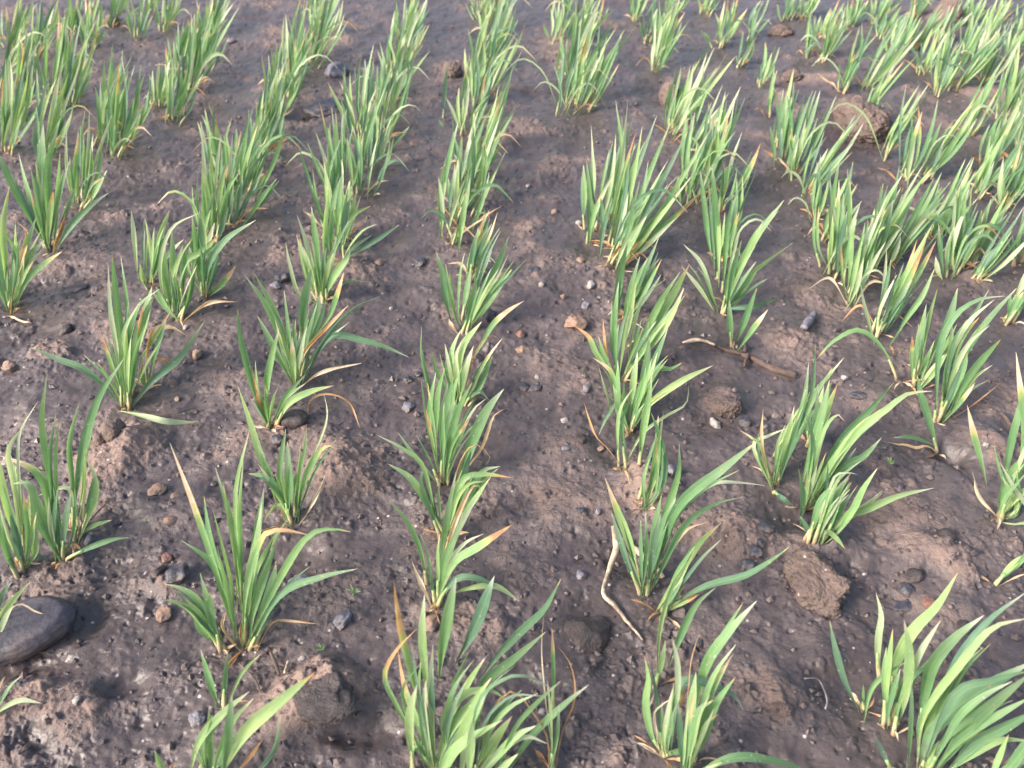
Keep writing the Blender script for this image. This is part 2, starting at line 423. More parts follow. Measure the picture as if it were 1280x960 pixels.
# ------------------------------------------------------------------ measured tufts
# each block: "# row | look" then a base pixel, then one leaf per line: points ; width px, kind
# kinds: g green, b blue green, y yellow green, p pale with its white sheen put into the colour, t green with a dried tip, d dead
LEAVES = """
# L4 | broad dark green tuft with a yellow-brown leaf spot cut off by the left edge
@ 28,714
0,575 5,620 15,660 33,702;10 g
8,552 20,600 30,660 30,712;7 g
33,529 17,537 10,560 22,640 28,712;7 p
48,501 35,512 25,540 23,600 30,712;4 p
2,650 8,690 20,722;8 g
-8,600 0,660 18,718;12 g
12,640 22,680 28,714;9 b
33,630 40,660 44,690 34,714;10 t
# L3 | upright leafy tuft with blue-green side leaf
@ 78,704
59,467 52,510 54,560 70,620 77,702;8 g
70,515 62,540 62,600 75,702;6 g
99,503 85,560 92,620 84,695;7 g
155,448 118,505 107,550 97,610 82,700;12 g
107,572 118,585 122,620 100,672 80,702;6 y
162,672 140,674 110,685 83,704;8 b
0,570 18,576 45,590 60,620 76,700;12 t
15,605 38,606 50,650 72,702;14 g
55,605 65,650 77,700;9 g
89,615 82,650 79,702;8 b
40,688 55,700 72,706;6 b
102,688 92,682 82,700;7 d
# L3 | small half withered tuft with tan and yellowish leaves
@ 98,668
47,620 70,611 88,614 94,660;5 p
140,650 115,658 100,668;6 y
108,605 105,630 101,666;4 d
92,640 98,650 99,666;7 d
118,590 112,630 101,666;8 g
# L5 | narrow yellow-green leaves with a brown stalk over the slate stone
@ -14,822
38,727 20,745 0,772 -10,800;9 y
17,757 8,770 -3,795 -12,815;7 p
75,772 45,764 25,754 5,770 -10,800;4 d
60,817 30,812 8,812 -12,820;4 d
15,727 2,745 -14,790;6 b
# L5 | pale narrow leaves at the left edge under the slate stone
@ -16,905
52,879 25,875 0,888 -14,902;7 p
27,845 12,860 -12,900;6 b
# L3 | dense broad leafed tuft with a tan leaf curling to the right
@ 303,814
212,553 237,615 272,715 297,812;10 t
226,675 262,700 290,760 300,812;9 g
255,620 260,660 272,710 298,812;13 g
266,637 284,715 300,812;11 g
269,584 286,640 300,720 303,812;8 g
304,575 298,640 300,720 303,812;10 g
312,537 297,572 294,640 302,812;6 y
327,628 321,680 309,740 305,812;14 g
361,647 326,700 312,760 306,812;8 y
439,665 410,661 382,673 350,722 310,812;10 g
447,711 400,722 350,745 312,812;10 b
345,705 334,760 318,806;17 g
390,670 355,663 328,672 308,740 304,812;8 t
399,780 365,775 340,778 316,812;6 d
282,765 279,785 296,812;7 d
305,765 300,790 300,815;6 d
330,610 318,690 307,760 305,812;10 g
# L3 | low fan of broad green leaves beside a tan pebble
@ 284,812
206,730 226,735 247,750 266,785 283,811;10 g
199,749 225,755 247,772 282,811;10 g
250,716 259,750 268,790 283,811;10 g
244,752 252,785 284,811;12 g
262,740 266,775 276,808;9 g
218,738 245,760 280,810;7 b
# L3 | tiny three leaf seedling with a yellow tip
@ 279,886
251,812 260,842 277,884;10 g
285,812 281,850 279,884;7 b
326,817 302,842 280,886;5 y
# L3 | broad pale leaf reaching right over yellowish leaves at the bottom edge
@ 262,982
394,840 345,880 302,920 268,980;20 y
312,864 280,890 250,925 240,972;11 y
318,872 292,900 272,945 262,980;9 y
261,885 262,915 262,975;9 g
290,868 287,900 272,980;13 g
351,892 340,940 300,985;9 b
330,922 312,950 280,985;9 d
240,930 252,955 260,980;5 p
# L3 | single short leaf poking up at the bottom edge
@ 210,985
193,938 200,955 210,984;8 g
188,960 200,972 209,984;6 g
# M | large tangle of broad bright green leaves with an orange blotched leaf
@ 552,968
492,725 500,790 517,855 540,930 550,966;10 t
521,786 500,808 483,825 480,850 505,900 548,966;7 t
497,812 496,835 512,872 545,960;12 t
531,742 528,800 534,860 546,960;13 g
570,722 561,760 551,820 547,890 550,966;17 g
618,720 600,770 575,820 560,880 553,966;18 g
587,812 570,845 557,890 553,966;11 g
632,875 612,862 580,868 556,900 553,966;13 g
614,847 590,880 560,915 548,966;15 y
607,868 582,910 556,966;17 g
521,856 512,900 520,966;13 y
533,848 531,890 538,966;10 p
520,915 526,940 540,968;9 g
632,833 612,856 580,890 556,966;4 d
512,965 520,935 545,966;8 g
# M | broad leaved tuft with dark blue-green leaves leaning right at the bottom edge
@ 588,985
701,724 680,762 650,790 600,842 586,980;11 b
682,790 640,825 602,856 588,980;14 g
628,900 572,935 540,985;16 y
640,895 616,930 596,982;14 y
696,865 665,848 636,847 598,880 588,982;6 b
736,856 702,884 662,925 620,985;13 g
670,907 640,925 595,985;11 g
685,930 655,921 618,945 590,985;9 p
648,942 628,960 600,988;11 y
686,975 684,925 666,892 640,865 610,900 592,984;5 d
590,900 588,940 586,985;11 g
# M | thin half dead tuft with a tall orange tipped leaf
@ 692,972
690,784 691,820 692,880 695,970;6 t
680,767 677,810 680,860 686,910 692,970;3 d
696,807 711,825 719,850 718,880 702,920 694,970;5 d
684,850 688,885 692,970;4 y
699,880 696,920 693,970;6 g
# M | tall leaning tuft with a brown streaked leaf to its right
@ 546,758
485,624 515,660 528,695 540,756;7 g
537,696 539,725 543,756;5 g
630,486 608,512 592,545 577,590 556,660 548,756;17 g
640,656 597,684 567,705 548,757;11 t
605,667 580,680 558,710 547,757;6 p
579,640 568,672 556,700 547,757;8 g
515,702 524,722 541,756;8 d
604,622 595,605 576,634 552,700 545,756;8 d
570,590 560,640 550,700 546,757;9 g
628,736 600,724 575,722 557,738 548,757;9 b
650,752 620,733 590,735 560,748;8 y
# M | tuft of side leaves with a flat half brown leaf pointing right
@ 556,672
485,580 510,595 525,615 552,668;9 g
530,584 527,608 550,668;7 g
625,583 603,589 586,618 558,670;13 g
640,597 600,593 575,605 557,670;9 t
608,582 613,573 603,559 588,557 570,590 556,670;4 d
472,544 505,562 530,586 553,668;6 g
590,560 575,610 558,670;9 b
# M | crowded upright tuft of narrow leaves with a tan leaf behind
@ 552,606
545,465 539,500 537,545 549,604;9 g
556,460 548,490 545,535 550,604;8 g
560,478 552,520 553,560 552,606;10 g
567,470 558,500 560,560 555,606;11 g
590,478 575,500 565,545 556,606;9 g
578,458 568,485 562,530 554,606;7 g
497,540 515,565 535,590 550,606;6 b
608,498 590,515 570,560 557,606;5 p
632,511 618,519 610,540 600,565 562,606;6 d
590,520 578,535 564,560 556,606;5 t
527,407 526,440 533,475 545,530 550,604;8 g
# M | small tuft with a yellow leaf curling right
@ 576,508
602,402 588,418 570,445 574,506;11 y
576,412 565,440 566,480 573,506;9 g
556,429 560,450 568,490 574,507;5 p
655,376 638,386 618,402 596,440 577,506;7 t
592,432 584,457 577,507;7 p
616,444 603,475 588,505 580,508;9 g
624,424 612,420 596,440 578,507;5 d
611,500 600,490 588,496 578,508;5 b
540,440 548,470 572,507;6 g
# M | upright tuft with thin curled pale tips
@ 575,418
545,314 553,340 557,372 570,416;9 g
583,237 577,285 571,330 573,416;8 y
612,262 600,290 590,320 577,416;10 g
622,265 616,288 600,315 580,416;4 t
636,295 624,327 608,352 583,416;10 g
636,317 622,345 600,380 582,417;4 p
640,336 616,370 584,418;10 g
594,340 593,362 580,417;8 g
588,335 582,372 576,417;8 g
557,330 563,370 573,417;6 g
561,398 566,410 573,418;7 d
# R1 | wide fan with a long bright leaf reaching right and a straw at its foot
@ 806,752
756,597 768,630 786,672 803,750;11 t
764,640 778,682 792,722 804,751;9 b
849,554 848,590 838,625 812,695 806,751;10 g
946,552 898,590 868,612 840,645 812,720;15 g
956,607 920,603 888,606 850,640 812,725;7 p
925,622 890,631 850,662 809,740;13 g
885,652 850,672 812,745;8 d
827,618 818,660 808,745;9 g
845,622 826,662 809,745;15 g
807,638 808,690 806,750;6 g
# R1 | loose tuft with a long dewy leaf stretched to the right
@ 824,768
902,653 885,667 860,693 828,766;12 t
868,687 858,705 845,728 825,768;10 y
986,684 965,700 930,720 880,734 828,766;10 b
858,720 845,745 828,768;8 y
875,742 855,752 828,768;7 t
# R1 | slim seedling with a pale leaf crossing behind
@ 800,637
815,465 808,520 797,570 799,635;10 g
814,516 824,545 832,585 826,620 804,640;9 b
812,572 805,600 801,636;6 g
826,545 819,590 802,636;7 g
# R1 | thin seedling with a brown stalk leaning left
@ 779,590
730,503 744,543 760,561 777,588;4 d
795,480 780,500 770,530 778,588;6 y
788,500 777,530 781,588;6 g
861,480 857,505 832,520 802,543 781,588;5 p
# R1 | short broad tuft with a blue-green leaf arching over it
@ 830,948
806,822 811,850 808,880 816,922 828,946;11 g
840,796 847,820 846,845 848,880 834,946;8 p
929,888 918,870 895,860 862,850 848,870 838,944;14 b
859,860 840,900 830,946;10 t
849,897 836,915 830,946;9 y
842,872 825,882 817,896 828,946;5 d
868,938 850,940 832,948;9 g
# R1 | tall tuft with forked bright leaves at the bottom edge
@ 856,978
946,751 915,785 890,815 873,852 858,975;14 g
929,753 917,773 900,800 872,860 857,976;9 g
919,847 895,880 880,920 857,976;13 g
892,875 870,895 854,976;11 g
898,893 880,910 858,977;8 t
917,817 900,850 876,872 857,976;7 t
874,792 865,820 861,850 856,976;3 d
848,880 850,920 852,976;9 b
870,840 864,890 856,976;12 g
1012,968 985,955 920,948 868,970;15 g
# R1 | narrow seedling with a long leaf bending right
@ 822,858
868,690 836,740 823,790 819,856;8 y
895,734 868,756 848,795 838,830 822,857;13 g
832,800 826,830 821,857;8 g
# R1 | bushy tuft with a short brown stub at its left foot
@ 785,542
747,452 756,490 776,540;7 p
741,447 762,456 772,500 780,540;7 t
835,410 818,452 804,490 788,541;9 g
853,453 838,461 815,463 795,500 787,541;9 g
891,457 852,476 812,505 787,542;9 y
748,545 758,522 772,505 782,540;6 b
805,505 796,520 787,541;7 g
812,420 806,470 786,540;10 g
797,440 790,490 784,540;9 y
772,450 774,495 783,540;8 g
822,440 810,480 788,541;6 y
766,480 774,510 784,541;7 g
# R1 | dense sheaf of pale bright leaves with a dry curled leaf on its left
@ 774,476
718,407 736,421 746,442 770,475;8 t
754,397 757,425 767,474;7 d
785,300 774,345 768,400 768,474;11 g
862,330 840,370 810,412 778,476;15 y
855,360 845,386 828,412 782,476;11 y
835,347 811,357 795,392 777,475;6 p
850,340 820,385 800,430 780,475;9 g
800,320 788,360 778,410 773,475;8 g
812,400 798,440 778,475;10 g
765,375 766,420 770,475;8 g
795,352 786,400 775,474;8 y
748,420 758,450 770,476;7 g
# R2 | little three leaf seedling standing above the twig
@ 918,437
912,375 912,400 917,434;9 g
946,360 931,400 920,435;9 g
960,387 942,410 921,437;7 t
# R2 | spreading tuft with a pale left leaf and a long blue-green right leaf
@ 902,395
852,333 876,362 897,390;6 p
854,305 878,332 898,388;5 p
960,348 940,360 908,392;4 b
975,372 944,382 912,386 904,394;8 b
992,303 960,325 935,345 905,392;9 y
980,250 950,290 925,330 904,392;9 g
875,212 882,270 890,330 899,392;8 g
890,205 895,270 896,330 900,392;9 g
917,240 908,290 905,340 902,392;7 g
968,262 945,290 925,340 904,392;8 g
948,335 930,360 906,393;7 g
927,300 915,340 904,392;9 g
# R2 | broad spreading tuft with a dry upright leaf at its left
@ 970,612
1055,447 1022,488 992,528 968,572 968,610;13 y
1019,430 1018,480 1000,525 972,610;6 b
1011,452 1008,490 995,530 972,610;7 g
1005,500 995,530 980,570 969,610;9 g
954,510 952,545 958,582 966,611;6 d
925,538 938,546 952,560 966,612;5 t
987,534 960,545 942,558 966,612;5 p
993,632 981,626 969,613;8 b
1040,460 1015,500 990,550 970,612;9 g
# R2 | tall tuft of broad leaves arching far to the right
@ 1004,640
1037,475 1030,510 1015,560 1004,638;11 g
1006,512 1016,550 1012,600 1004,638;8 b
1056,527 1045,519 1026,548 1006,638;6 y
1118,477 1095,505 1066,530 1040,570 1007,638;15 g
1165,489 1135,492 1110,510 1068,545 1010,638;9 y
1102,547 1080,570 1055,585 1010,638;11 g
998,585 1003,620 998,656;9 g
1022,480 1020,540 1005,638;10 g
1070,560 1040,600 1010,638;8 b
# R2 | low tuft with a dewy leaf stretched right beside the big brown clod
@ 1024,678
1097,585 1080,610 1065,640 1045,668 1030,678;9 g
1167,610 1122,620 1080,637 1040,648 1027,677;11 g
1072,593 1056,591 1040,602 1026,676;4 p
1064,591 1030,635 1006,676;10 g
1035,572 1033,620 1025,676;6 b
1050,600 1026,628 1010,677;10 g
1052,590 1040,622 1028,677;8 g
1056,686 1045,672 1032,664 1026,676;7 y
1000,645 1008,660 1012,678;7 b
# R3 | fan of tapering pointed leaves with a yellowish foot
@ 1146,486
1158,380 1150,430 1140,484;10 g
1172,360 1160,400 1144,484;6 g
1197,360 1190,390 1175,425 1148,484;13 g
1236,362 1220,390 1198,422 1150,484;9 g
1140,420 1140,450 1144,485;7 t
1185,440 1168,465 1150,486;7 y
# R3 | fan of broad leaves leaning right with tan straw leaves behind
@ 1172,530
1271,360 1245,390 1210,430 1174,528;11 g
1256,370 1222,375 1192,397 1174,440 1172,528;8 b
1190,402 1188,440 1176,528;11 g
1251,424 1236,445 1210,462 1180,528;15 g
1209,440 1205,462 1178,528;7 g
1219,478 1206,496 1176,528;6 t
1252,478 1230,496 1202,516 1176,529;3 d
1200,450 1188,490 1174,529;8 y
# R3 | solitary leaf rising from an orange sheath beside a dark worm hole
@ 1174,570
1146,468 1151,495 1160,522 1172,566;10 g
1117,547 1140,546 1166,556 1173,568;6 b
1108,554 1135,562 1160,562 1173,570;7 d
# R4 | open tuft with two orange dead leaves at the right edge
@ 1246,648
1215,588 1227,620 1243,646;10 d
1209,506 1221,555 1232,592 1244,647;9 t
1283,470 1275,510 1262,560 1253,605 1247,646;9 g
1290,560 1256,602 1247,646;11 g
1262,590 1260,615 1248,646;13 y
1250,578 1268,610 1290,645 1270,655 1250,648;6 p
1292,605 1270,622 1249,648;9 y
1270,440 1272,475 1284,520 1280,580 1252,646;10 t
# R4 | pale yellow stem bending out of the right edge
@ 1245,733
1288,690 1268,705 1247,730;9 y
1295,650 1285,690 1250,728;7 g
# R3 | tall slender tuft with pale curled tips in the bottom right
@ 1108,908
1095,741 1102,770 1096,812 1099,850 1106,906;9 p
1116,786 1108,862 1108,906;8 y
1197,716 1170,760 1140,790 1119,830 1110,906;16 g
1130,775 1137,812 1136,860 1126,906 1118,925;13 y
1176,775 1156,800 1145,830 1114,906;8 p
1165,830 1135,850 1110,906;11 b
1117,847 1122,862 1120,905;7 d
1135,826 1110,840 1088,862 1082,900;8 g
# R3 | small seedling with one tall narrow leaf leaning left
@ 1080,896
1037,775 1045,812 1056,852 1077,894;9 g
1079,856 1079,875 1080,895;4 g
1093,870 1088,882 1081,895;5 d
# R3 | large spray of very broad leaves in the bottom right corner
@ 1150,968
1230,769 1190,800 1165,832 1150,890 1148,965;17 g
1285,773 1240,785 1200,830 1155,895 1150,965;10 y
1207,834 1180,860 1152,900 1148,966;12 g
1193,832 1180,870 1160,915 1146,966;14 y
1292,826 1232,860 1190,890 1160,925 1152,966;21 g
1290,840 1220,900 1185,945 1160,968;18 g
1297,888 1250,912 1212,932 1175,972;19 g
1290,926 1250,925 1215,942 1180,972;11 y
1092,917 1103,940 1118,968;7 b
1286,738 1245,768 1212,796 1180,860 1152,965;10 b
1288,838 1240,850 1192,868 1150,965;11 b
1175,925 1165,945 1156,968;14 y
1140,850 1138,900 1142,966;9 g
# R3 | pointed leaves at the bottom right edge
@ 1228,990
1261,918 1250,945 1232,988;8 y
1300,900 1270,950 1236,990;14 g
1285,950 1255,965 1232,990;12 g
# L2 | small tuft between stones with a whitish thread leaf
@ 364,660
357,536 350,590 358,650;8 g
359,552 362,602 366,656;12 g
420,562 410,557 395,570 376,610 368,656;8 t
405,492 411,510 404,542 385,582 370,657;3 p
310,592 332,597 351,620 368,656;10 g
297,482 311,522 327,575 345,620 362,657;9 g
407,592 386,640 370,658;5 d
328,655 337,640 350,630 362,658;6 t
# L2 | tiny seedling with a tan sheath and an arching dead leaf
@ 339,538
417,482 386,490 360,505 341,534;9 y
297,385 298,412 305,442 316,485 336,535;9 g
349,410 341,440 334,480 337,535;10 g
320,492 326,510 337,536;8 t
450,535 436,503 410,492 388,500 384,527;5 d
315,457 320,485 337,536;4 d
# L2 | wide tuft with a reddish tan leaf and a long blue-green leaf to the right
@ 370,482
306,344 320,362 345,402 366,480;9 g
318,342 335,372 355,420 368,480;8 g
322,395 345,440 367,480;9 g
355,362 360,402 368,480;6 g
390,333 384,350 378,392 371,480;12 g
400,368 390,412 373,480;13 g
430,340 415,390 390,430 374,480;7 t
436,381 410,410 380,442 372,480;9 d
478,369 440,386 402,428 374,480;9 b
452,454 402,466 374,482;7 d
512,447 480,433 450,425 412,422 374,478;9 b
365,420 366,450 369,481;8 t
# L2 | leafy tuft with whitish curved leaf tips
@ 404,378
371,268 385,310 400,374;7 p
389,258 395,300 402,374;9 g
357,303 362,330 374,368 398,377;5 p
374,293 379,322 399,376;8 t
437,310 434,322 420,342 404,376;11 g
412,228 405,282 404,376;11 y
416,260 412,302 405,376;9 g
464,352 434,352 407,372;5 g
395,320 398,350 402,377;8 g
# L2 | upright tuft with a blue-green leaf curling right
@ 427,330
464,257 440,270 427,298 426,328;7 y
499,281 470,300 430,326;7 b
437,225 432,280 427,328;10 g
428,215 422,270 425,328;8 g
445,240 436,290 428,328;8 y
# L3 | upright tuft with a pale fallen leaf lying at its foot
@ 160,512
135,328 133,362 142,405 156,510;6 p
140,318 145,372 152,430 158,510;10 g
151,320 155,352 162,400 160,510;7 g
200,361 185,361 172,385 153,450 158,510;8 g
175,377 156,410 151,470 158,510;7 y
190,358 180,402 170,440 163,510;15 g
125,415 136,445 156,510;6 t
256,401 226,445 190,476 167,510;10 b
38,434 75,450 110,465 156,508;9 b
248,528 210,527 180,520 148,515;8 p
158,410 155,470 159,511;10 y
172,400 166,455 162,511;9 g
# L3 | limp brown dead tuft hanging over the soil
@ 183,488
233,420 213,409 191,414 183,450 184,486;8 d
222,468 204,450 190,458 185,487;6 d
178,455 178,472 183,487;6 t
208,400 195,440 185,487;7 g
# L3 | crowded tuft with a white curled leaf and a fallen tan leaf
@ 222,402
250,266 230,269 210,290 196,340 216,400;5 p
215,288 216,342 220,400;10 g
195,358 205,380 218,400;9 g
243,328 239,360 225,400;8 g
205,300 205,350 218,400;9 g
297,377 262,378 228,400;7 d
232,300 228,350 223,400;8 g
# L3 | tuft of narrow pale tipped leaves
@ 184,362
164,262 168,300 176,350;6 p
212,262 198,300 188,352;8 y
181,272 188,310 188,352;6 p
212,290 201,310 190,356;10 g
175,330 178,348 184,361;7 y
# L3 | bright tuft with a yellow and a blue-green leaf reaching right
@ 256,372
275,293 250,315 232,330 250,368;9 t
320,275 282,300 260,335 256,368;9 b
295,332 281,350 260,371;8 t
273,312 268,336 258,370;8 g
240,270 246,320 254,370;9 g
250,262 252,320 255,370;8 g
# L4 | upright tuft with a spotted brown leaf at its right
@ 62,318
-6,185 25,250 45,282 60,316;13 g
23,190 30,220 41,252 60,316;9 g
54,155 51,190 55,242 61,316;15 g
74,155 60,190 60,240 62,316;10 g
75,190 70,250 63,316;10 g
38,210 50,260 60,316;8 g
82,265 76,284 65,316;9 d
136,241 118,253 90,281 66,317;8 b
# L4 | leaning tuft with a bent pale tan leaf at the left edge
@ 10,392
-2,280 3,320 10,390;14 g
56,300 38,315 28,342 13,390;9 b
12,232 2,290 8,340 10,390;9 y
45,272 35,300 22,340 12,390;9 g
5,288 15,302 25,335 14,390;8 g
78,314 55,330 32,352 14,391;8 t
20,277 34,293 22,340 12,391;8 d
40,405 20,398 8,396;6 d
-8,310 -2,350 8,391;10 g
# M | solitary blue-green leaf on bare soil beside the far tufts
@ 556,160
560,76 555,120 556,158;5 b
549,150 552,155 556,160;4 g
# R3 | arching pale leaf bent over to both sides
@ 1126,478
1020,450 1040,428 1067,413 1086,418 1106,440 1124,476;6 y
1075,350 1080,382 1092,425 1122,476;5 p
1168,336 1165,356 1142,382 1105,440;8 g
"""

# tufts farther off: row, base x, base y, height px, lean px, spread px, leaves
FAR = [
 ('R5',1206,172,88,30,16,6),('R5',1222,246,88,34,16,6),('R6',1262,186,80,26,16,5),('R5',1152,92,66,26,16,6),('R5',1102,46,46,18,16,5),('R4',1030,48,50,16,14,5),
 ('R4',1168,300,96,34,16,6),('R3',1032,300,90,22,16,5),('R4',1078,158,80,36,14,5),('R6',1218,88,66,22,16,5),('R7',1212,34,44,16,16,5),('R3',925,84,58,16,12,4),
 ('M',586,348,84,20,16,4),('M',570,262,90,14,16,5),('R1',783,398,92,34,16,4),('L1',420,306,96,12,14,4),('R2',905,326,110,14,14,5),('R2',884,206,92,20,14,5),
 ('R2',1012,556,92,24,16,3),('L2',244,338,84,10,14,4),('R2',862,192,84,24,14,5),('L2',345,110,84,14,18,5),('R2',808,52,56,12,16,5),('R3',950,108,56,14,12,3),
 ('L5',5,192,120,15,32,9),('L5',-2,110,100,12,30,8),('L5',24,150,120,8,26,8),('L5',14,60,70,10,26,7),('L5',45,75,80,10,26,8),
 ('L4',98,262,112,4,20,7),('L4',145,197,118,12,26,12),('L4',128,180,110,12,24,9),('L4',55,200,110,10,26,7),('L4',88,136,112,10,24,9),('L4',66,125,120,0,24,8),
 ('L4',171,50,72,-4,18,6),('L4',112,60,70,6,22,7),('L4',90,45,60,8,24,7),('L4',140,35,60,8,20,5),
 ('L3',290,284,135,22,36,13),('L3',266,300,120,-2,30,10),('L3',306,245,130,18,26,11),('L3',283,235,110,-20,26,7),
 ('L3',216,155,86,6,22,7),('L3',198,133,60,4,24,7),('L3',237,118,112,18,28,13),('L3',222,100,90,8,20,8),('L3',258,50,70,14,24,8),('L3',205,40,60,6,20,5),('L3',190,18,50,4,20,5),
 ('L2',455,248,125,12,32,13),('L2',424,250,120,-16,26,9),('L2',410,290,110,-14,18,6),('L2',328,200,120,14,22,9),('L2',350,148,115,20,20,8),('L2',366,112,110,4,22,10),('L2',388,85,95,20,26,11),
 ('L1',470,192,140,22,30,12),('L1',452,180,120,-10,24,8),('L1',482,140,110,22,26,11),('L1',492,90,90,22,26,11),('L1',503,50,70,14,24,9),('L1',400,38,50,8,22,7),('L1',392,20,40,8,20,6),
 ('M',559,305,155,14,22,8),('M',578,290,150,26,26,9),('M',590,228,135,28,28,10),('M',583,172,110,10,24,9),('M',597,130,110,22,26,10),('M',600,88,96,22,28,11),('M',612,50,80,18,26,10),('M',600,22,50,12,22,8),
 ('R1',738,308,150,10,13,6),('R1',756,334,180,24,16,7),('R1',770,340,170,52,16,6),('R1',780,330,110,64,16,5),
 ('R1',700,146,104,6,14,5),('R1',713,144,128,18,18,8),('R1',730,140,110,34,20,7),('R1',694,52,70,6,18,6),('R1',712,95,95,18,22,8),('R1',725,48,70,22,24,8),
 ('R2',836,170,112,28,16,7),('R2',850,158,90,44,18,6),('R2',819,90,88,16,18,10),('R2',793,26,52,8,18,7),('R2',838,20,50,16,20,7),
 ('R2',856,256,110,14,20,7),('R2',876,252,125,26,22,8),('R2',900,262,90,24,18,5),
 ('R3',961,146,62,4,8,2),('R3',972,182,92,8,12,4),('R3',977,206,96,10,14,5),('R3',991,222,108,22,20,7),('R3',1008,245,100,48,22,7),
 ('R3',900,58,62,14,20,9),('R3',938,48,52,14,12,3),('R3',882,18,42,10,18,6),
 ('R3',1040,346,128,6,24,8),('R3',1062,384,140,28,20,8),('R3',1082,344,130,46,26,8),('R3',1098,416,130,46,20,7),('R3',1020,275,84,6,14,4),('R3',1112,330,110,52,24,6),
 ('R4',1008,74,66,6,10,5),('R4',1030,76,64,22,12,6),('R4',982,26,46,10,16,5),('R4',1004,24,42,14,16,6),
 ('R4',1054,116,92,20,16,6),('R4',1080,112,84,48,20,6),('R4',1104,200,112,44,12,4),('R4',1130,232,120,14,12,5),('R4',1154,226,100,50,20,6),
 ('R4',1186,346,110,14,22,8),('R4',1206,338,100,48,26,8),('R4',1222,352,76,52,12,3),('R4',1261,404,74,28,12,4),('R4',1160,290,90,40,20,5),
 ('R5',1118,68,62,18,22,8),('R5',1140,64,56,30,20,6),('R5',1172,116,88,20,16,7),('R5',1192,112,80,46,20,7),('R5',1062,34,44,12,18,7),('R5',1092,28,44,18,18,7),
 ('R5',1232,214,96,34,20,6),('R5',1252,262,110,44,26,7),('R5',1274,330,110,40,26,7),
 ('R6',1228,104,80,22,18,7),('R6',1250,158,104,24,20,7),('R6',1276,150,100,26,22,7),('R6',1272,216,100,30,24,6),('R6',1140,24,40,16,18,6),('R6',1178,52,52,20,20,6),('R6',1206,72,60,20,18,6),
 ('R7',1196,24,40,16,18,6),('R7',1232,46,50,18,20,7),('R7',1262,76,64,20,20,7),('R7',1252,20,40,16,18,6),('R7',1278,40,50,16,18,5),
]
# ------------------------------------------------------------------ the ground
def build_ground():
    # rows get farther apart with distance; the field runs on to the horizon
    ys = [flat(640, p)[1] for p in np.arange(1010, -60, -1.05)]
    near = list(np.linspace(-1.4, -0.2, 24, endpoint=False)) + list(np.arange(-0.2, 0.08, 0.005)) + list(np.arange(0.08, ys[0] - 0.001, 0.0018))
    far = [ys[-1] * (1.05 ** k) for k in range(1, 90)]
    Y = np.array(near + ys + far)
    U = np.linspace(-1, 1, 1001)
    side = np.array([1.0 + 0.007 * k for k in range(1, 60)] + [1.42 + 0.02 * 1.17 ** k for k in range(1, 48)])
    U = np.concatenate([-side[::-1], U, side])
    YY, UU = np.meshgrid(Y, U, indexing='ij')
    XX = UU * (0.22 + 0.56 * np.clip(YY, 0.16, 400))
    H, D = terrain(XX.ravel(), YY.ravel())
    n_r, n_c = XX.shape
    V = np.column_stack([XX.ravel(), YY.ravel(), H])
    a = (np.arange(n_r - 1)[:, None] * n_c + np.arange(n_c - 1)[None, :]).ravel()
    F = np.column_stack([a, a + 1, a + n_c + 1, a + n_c])
    me = bpy.data.meshes.new("ground")
    me.vertices.add(len(V)); me.vertices.foreach_set('co', V.ravel())
    me.loops.add(F.size); me.loops.foreach_set('vertex_index', F.ravel().astype(np.int32))
    me.polygons.add(len(F))
    me.polygons.foreach_set('loop_start', np.arange(0, F.size, 4, dtype=np.int32))
    me.polygons.foreach_set('loop_total', np.full(len(F), 4, dtype=np.int32))
    me.polygons.foreach_set('use_smooth', np.ones(len(F), dtype=bool))
    at = me.attributes.new('dry', 'FLOAT', 'POINT'); at.data.foreach_set('value', D)
    me.update(calc_edges=True)
    me.materials.append(M_SOIL)
    o = bpy.data.objects.new("ground", me); C.objects.link(o)
    tag(o, "wet brown ploughed soil between the seedling rows", None, None, "structure")
build_ground()

# ------------------------------------------------------------------ leaves
def catmull(P, n):
    P = np.asarray(P, float)
    if len(P) == 2:
        t = np.linspace(0, 1, n)[:, None]; return P[0] * (1 - t) + P[1] * t
    Q = np.vstack([2 * P[0] - P[1], P, 2 * P[-1] - P[-2]])
    seg = np.linalg.norm(np.diff(P, axis=0), axis=1); cum = np.concatenate([[0], np.cumsum(seg)])
    out = []
    for s in np.linspace(0, cum[-1], n):
        i = min(max(np.searchsorted(cum, s) - 1, 0), len(P) - 2)
        t = (s - cum[i]) / max(seg[i], 1e-9)
        p0, p1, p2, p3 = Q[i], Q[i + 1], Q[i + 2], Q[i + 3]
        out.append(0.5 * ((2 * p1) + (-p0 + p2) * t + (2 * p0 - 5 * p1 + 4 * p2 - p3) * t * t + (-p0 + 3 * p1 - 3 * p2 + p3) * t ** 3))
    return np.array(out)

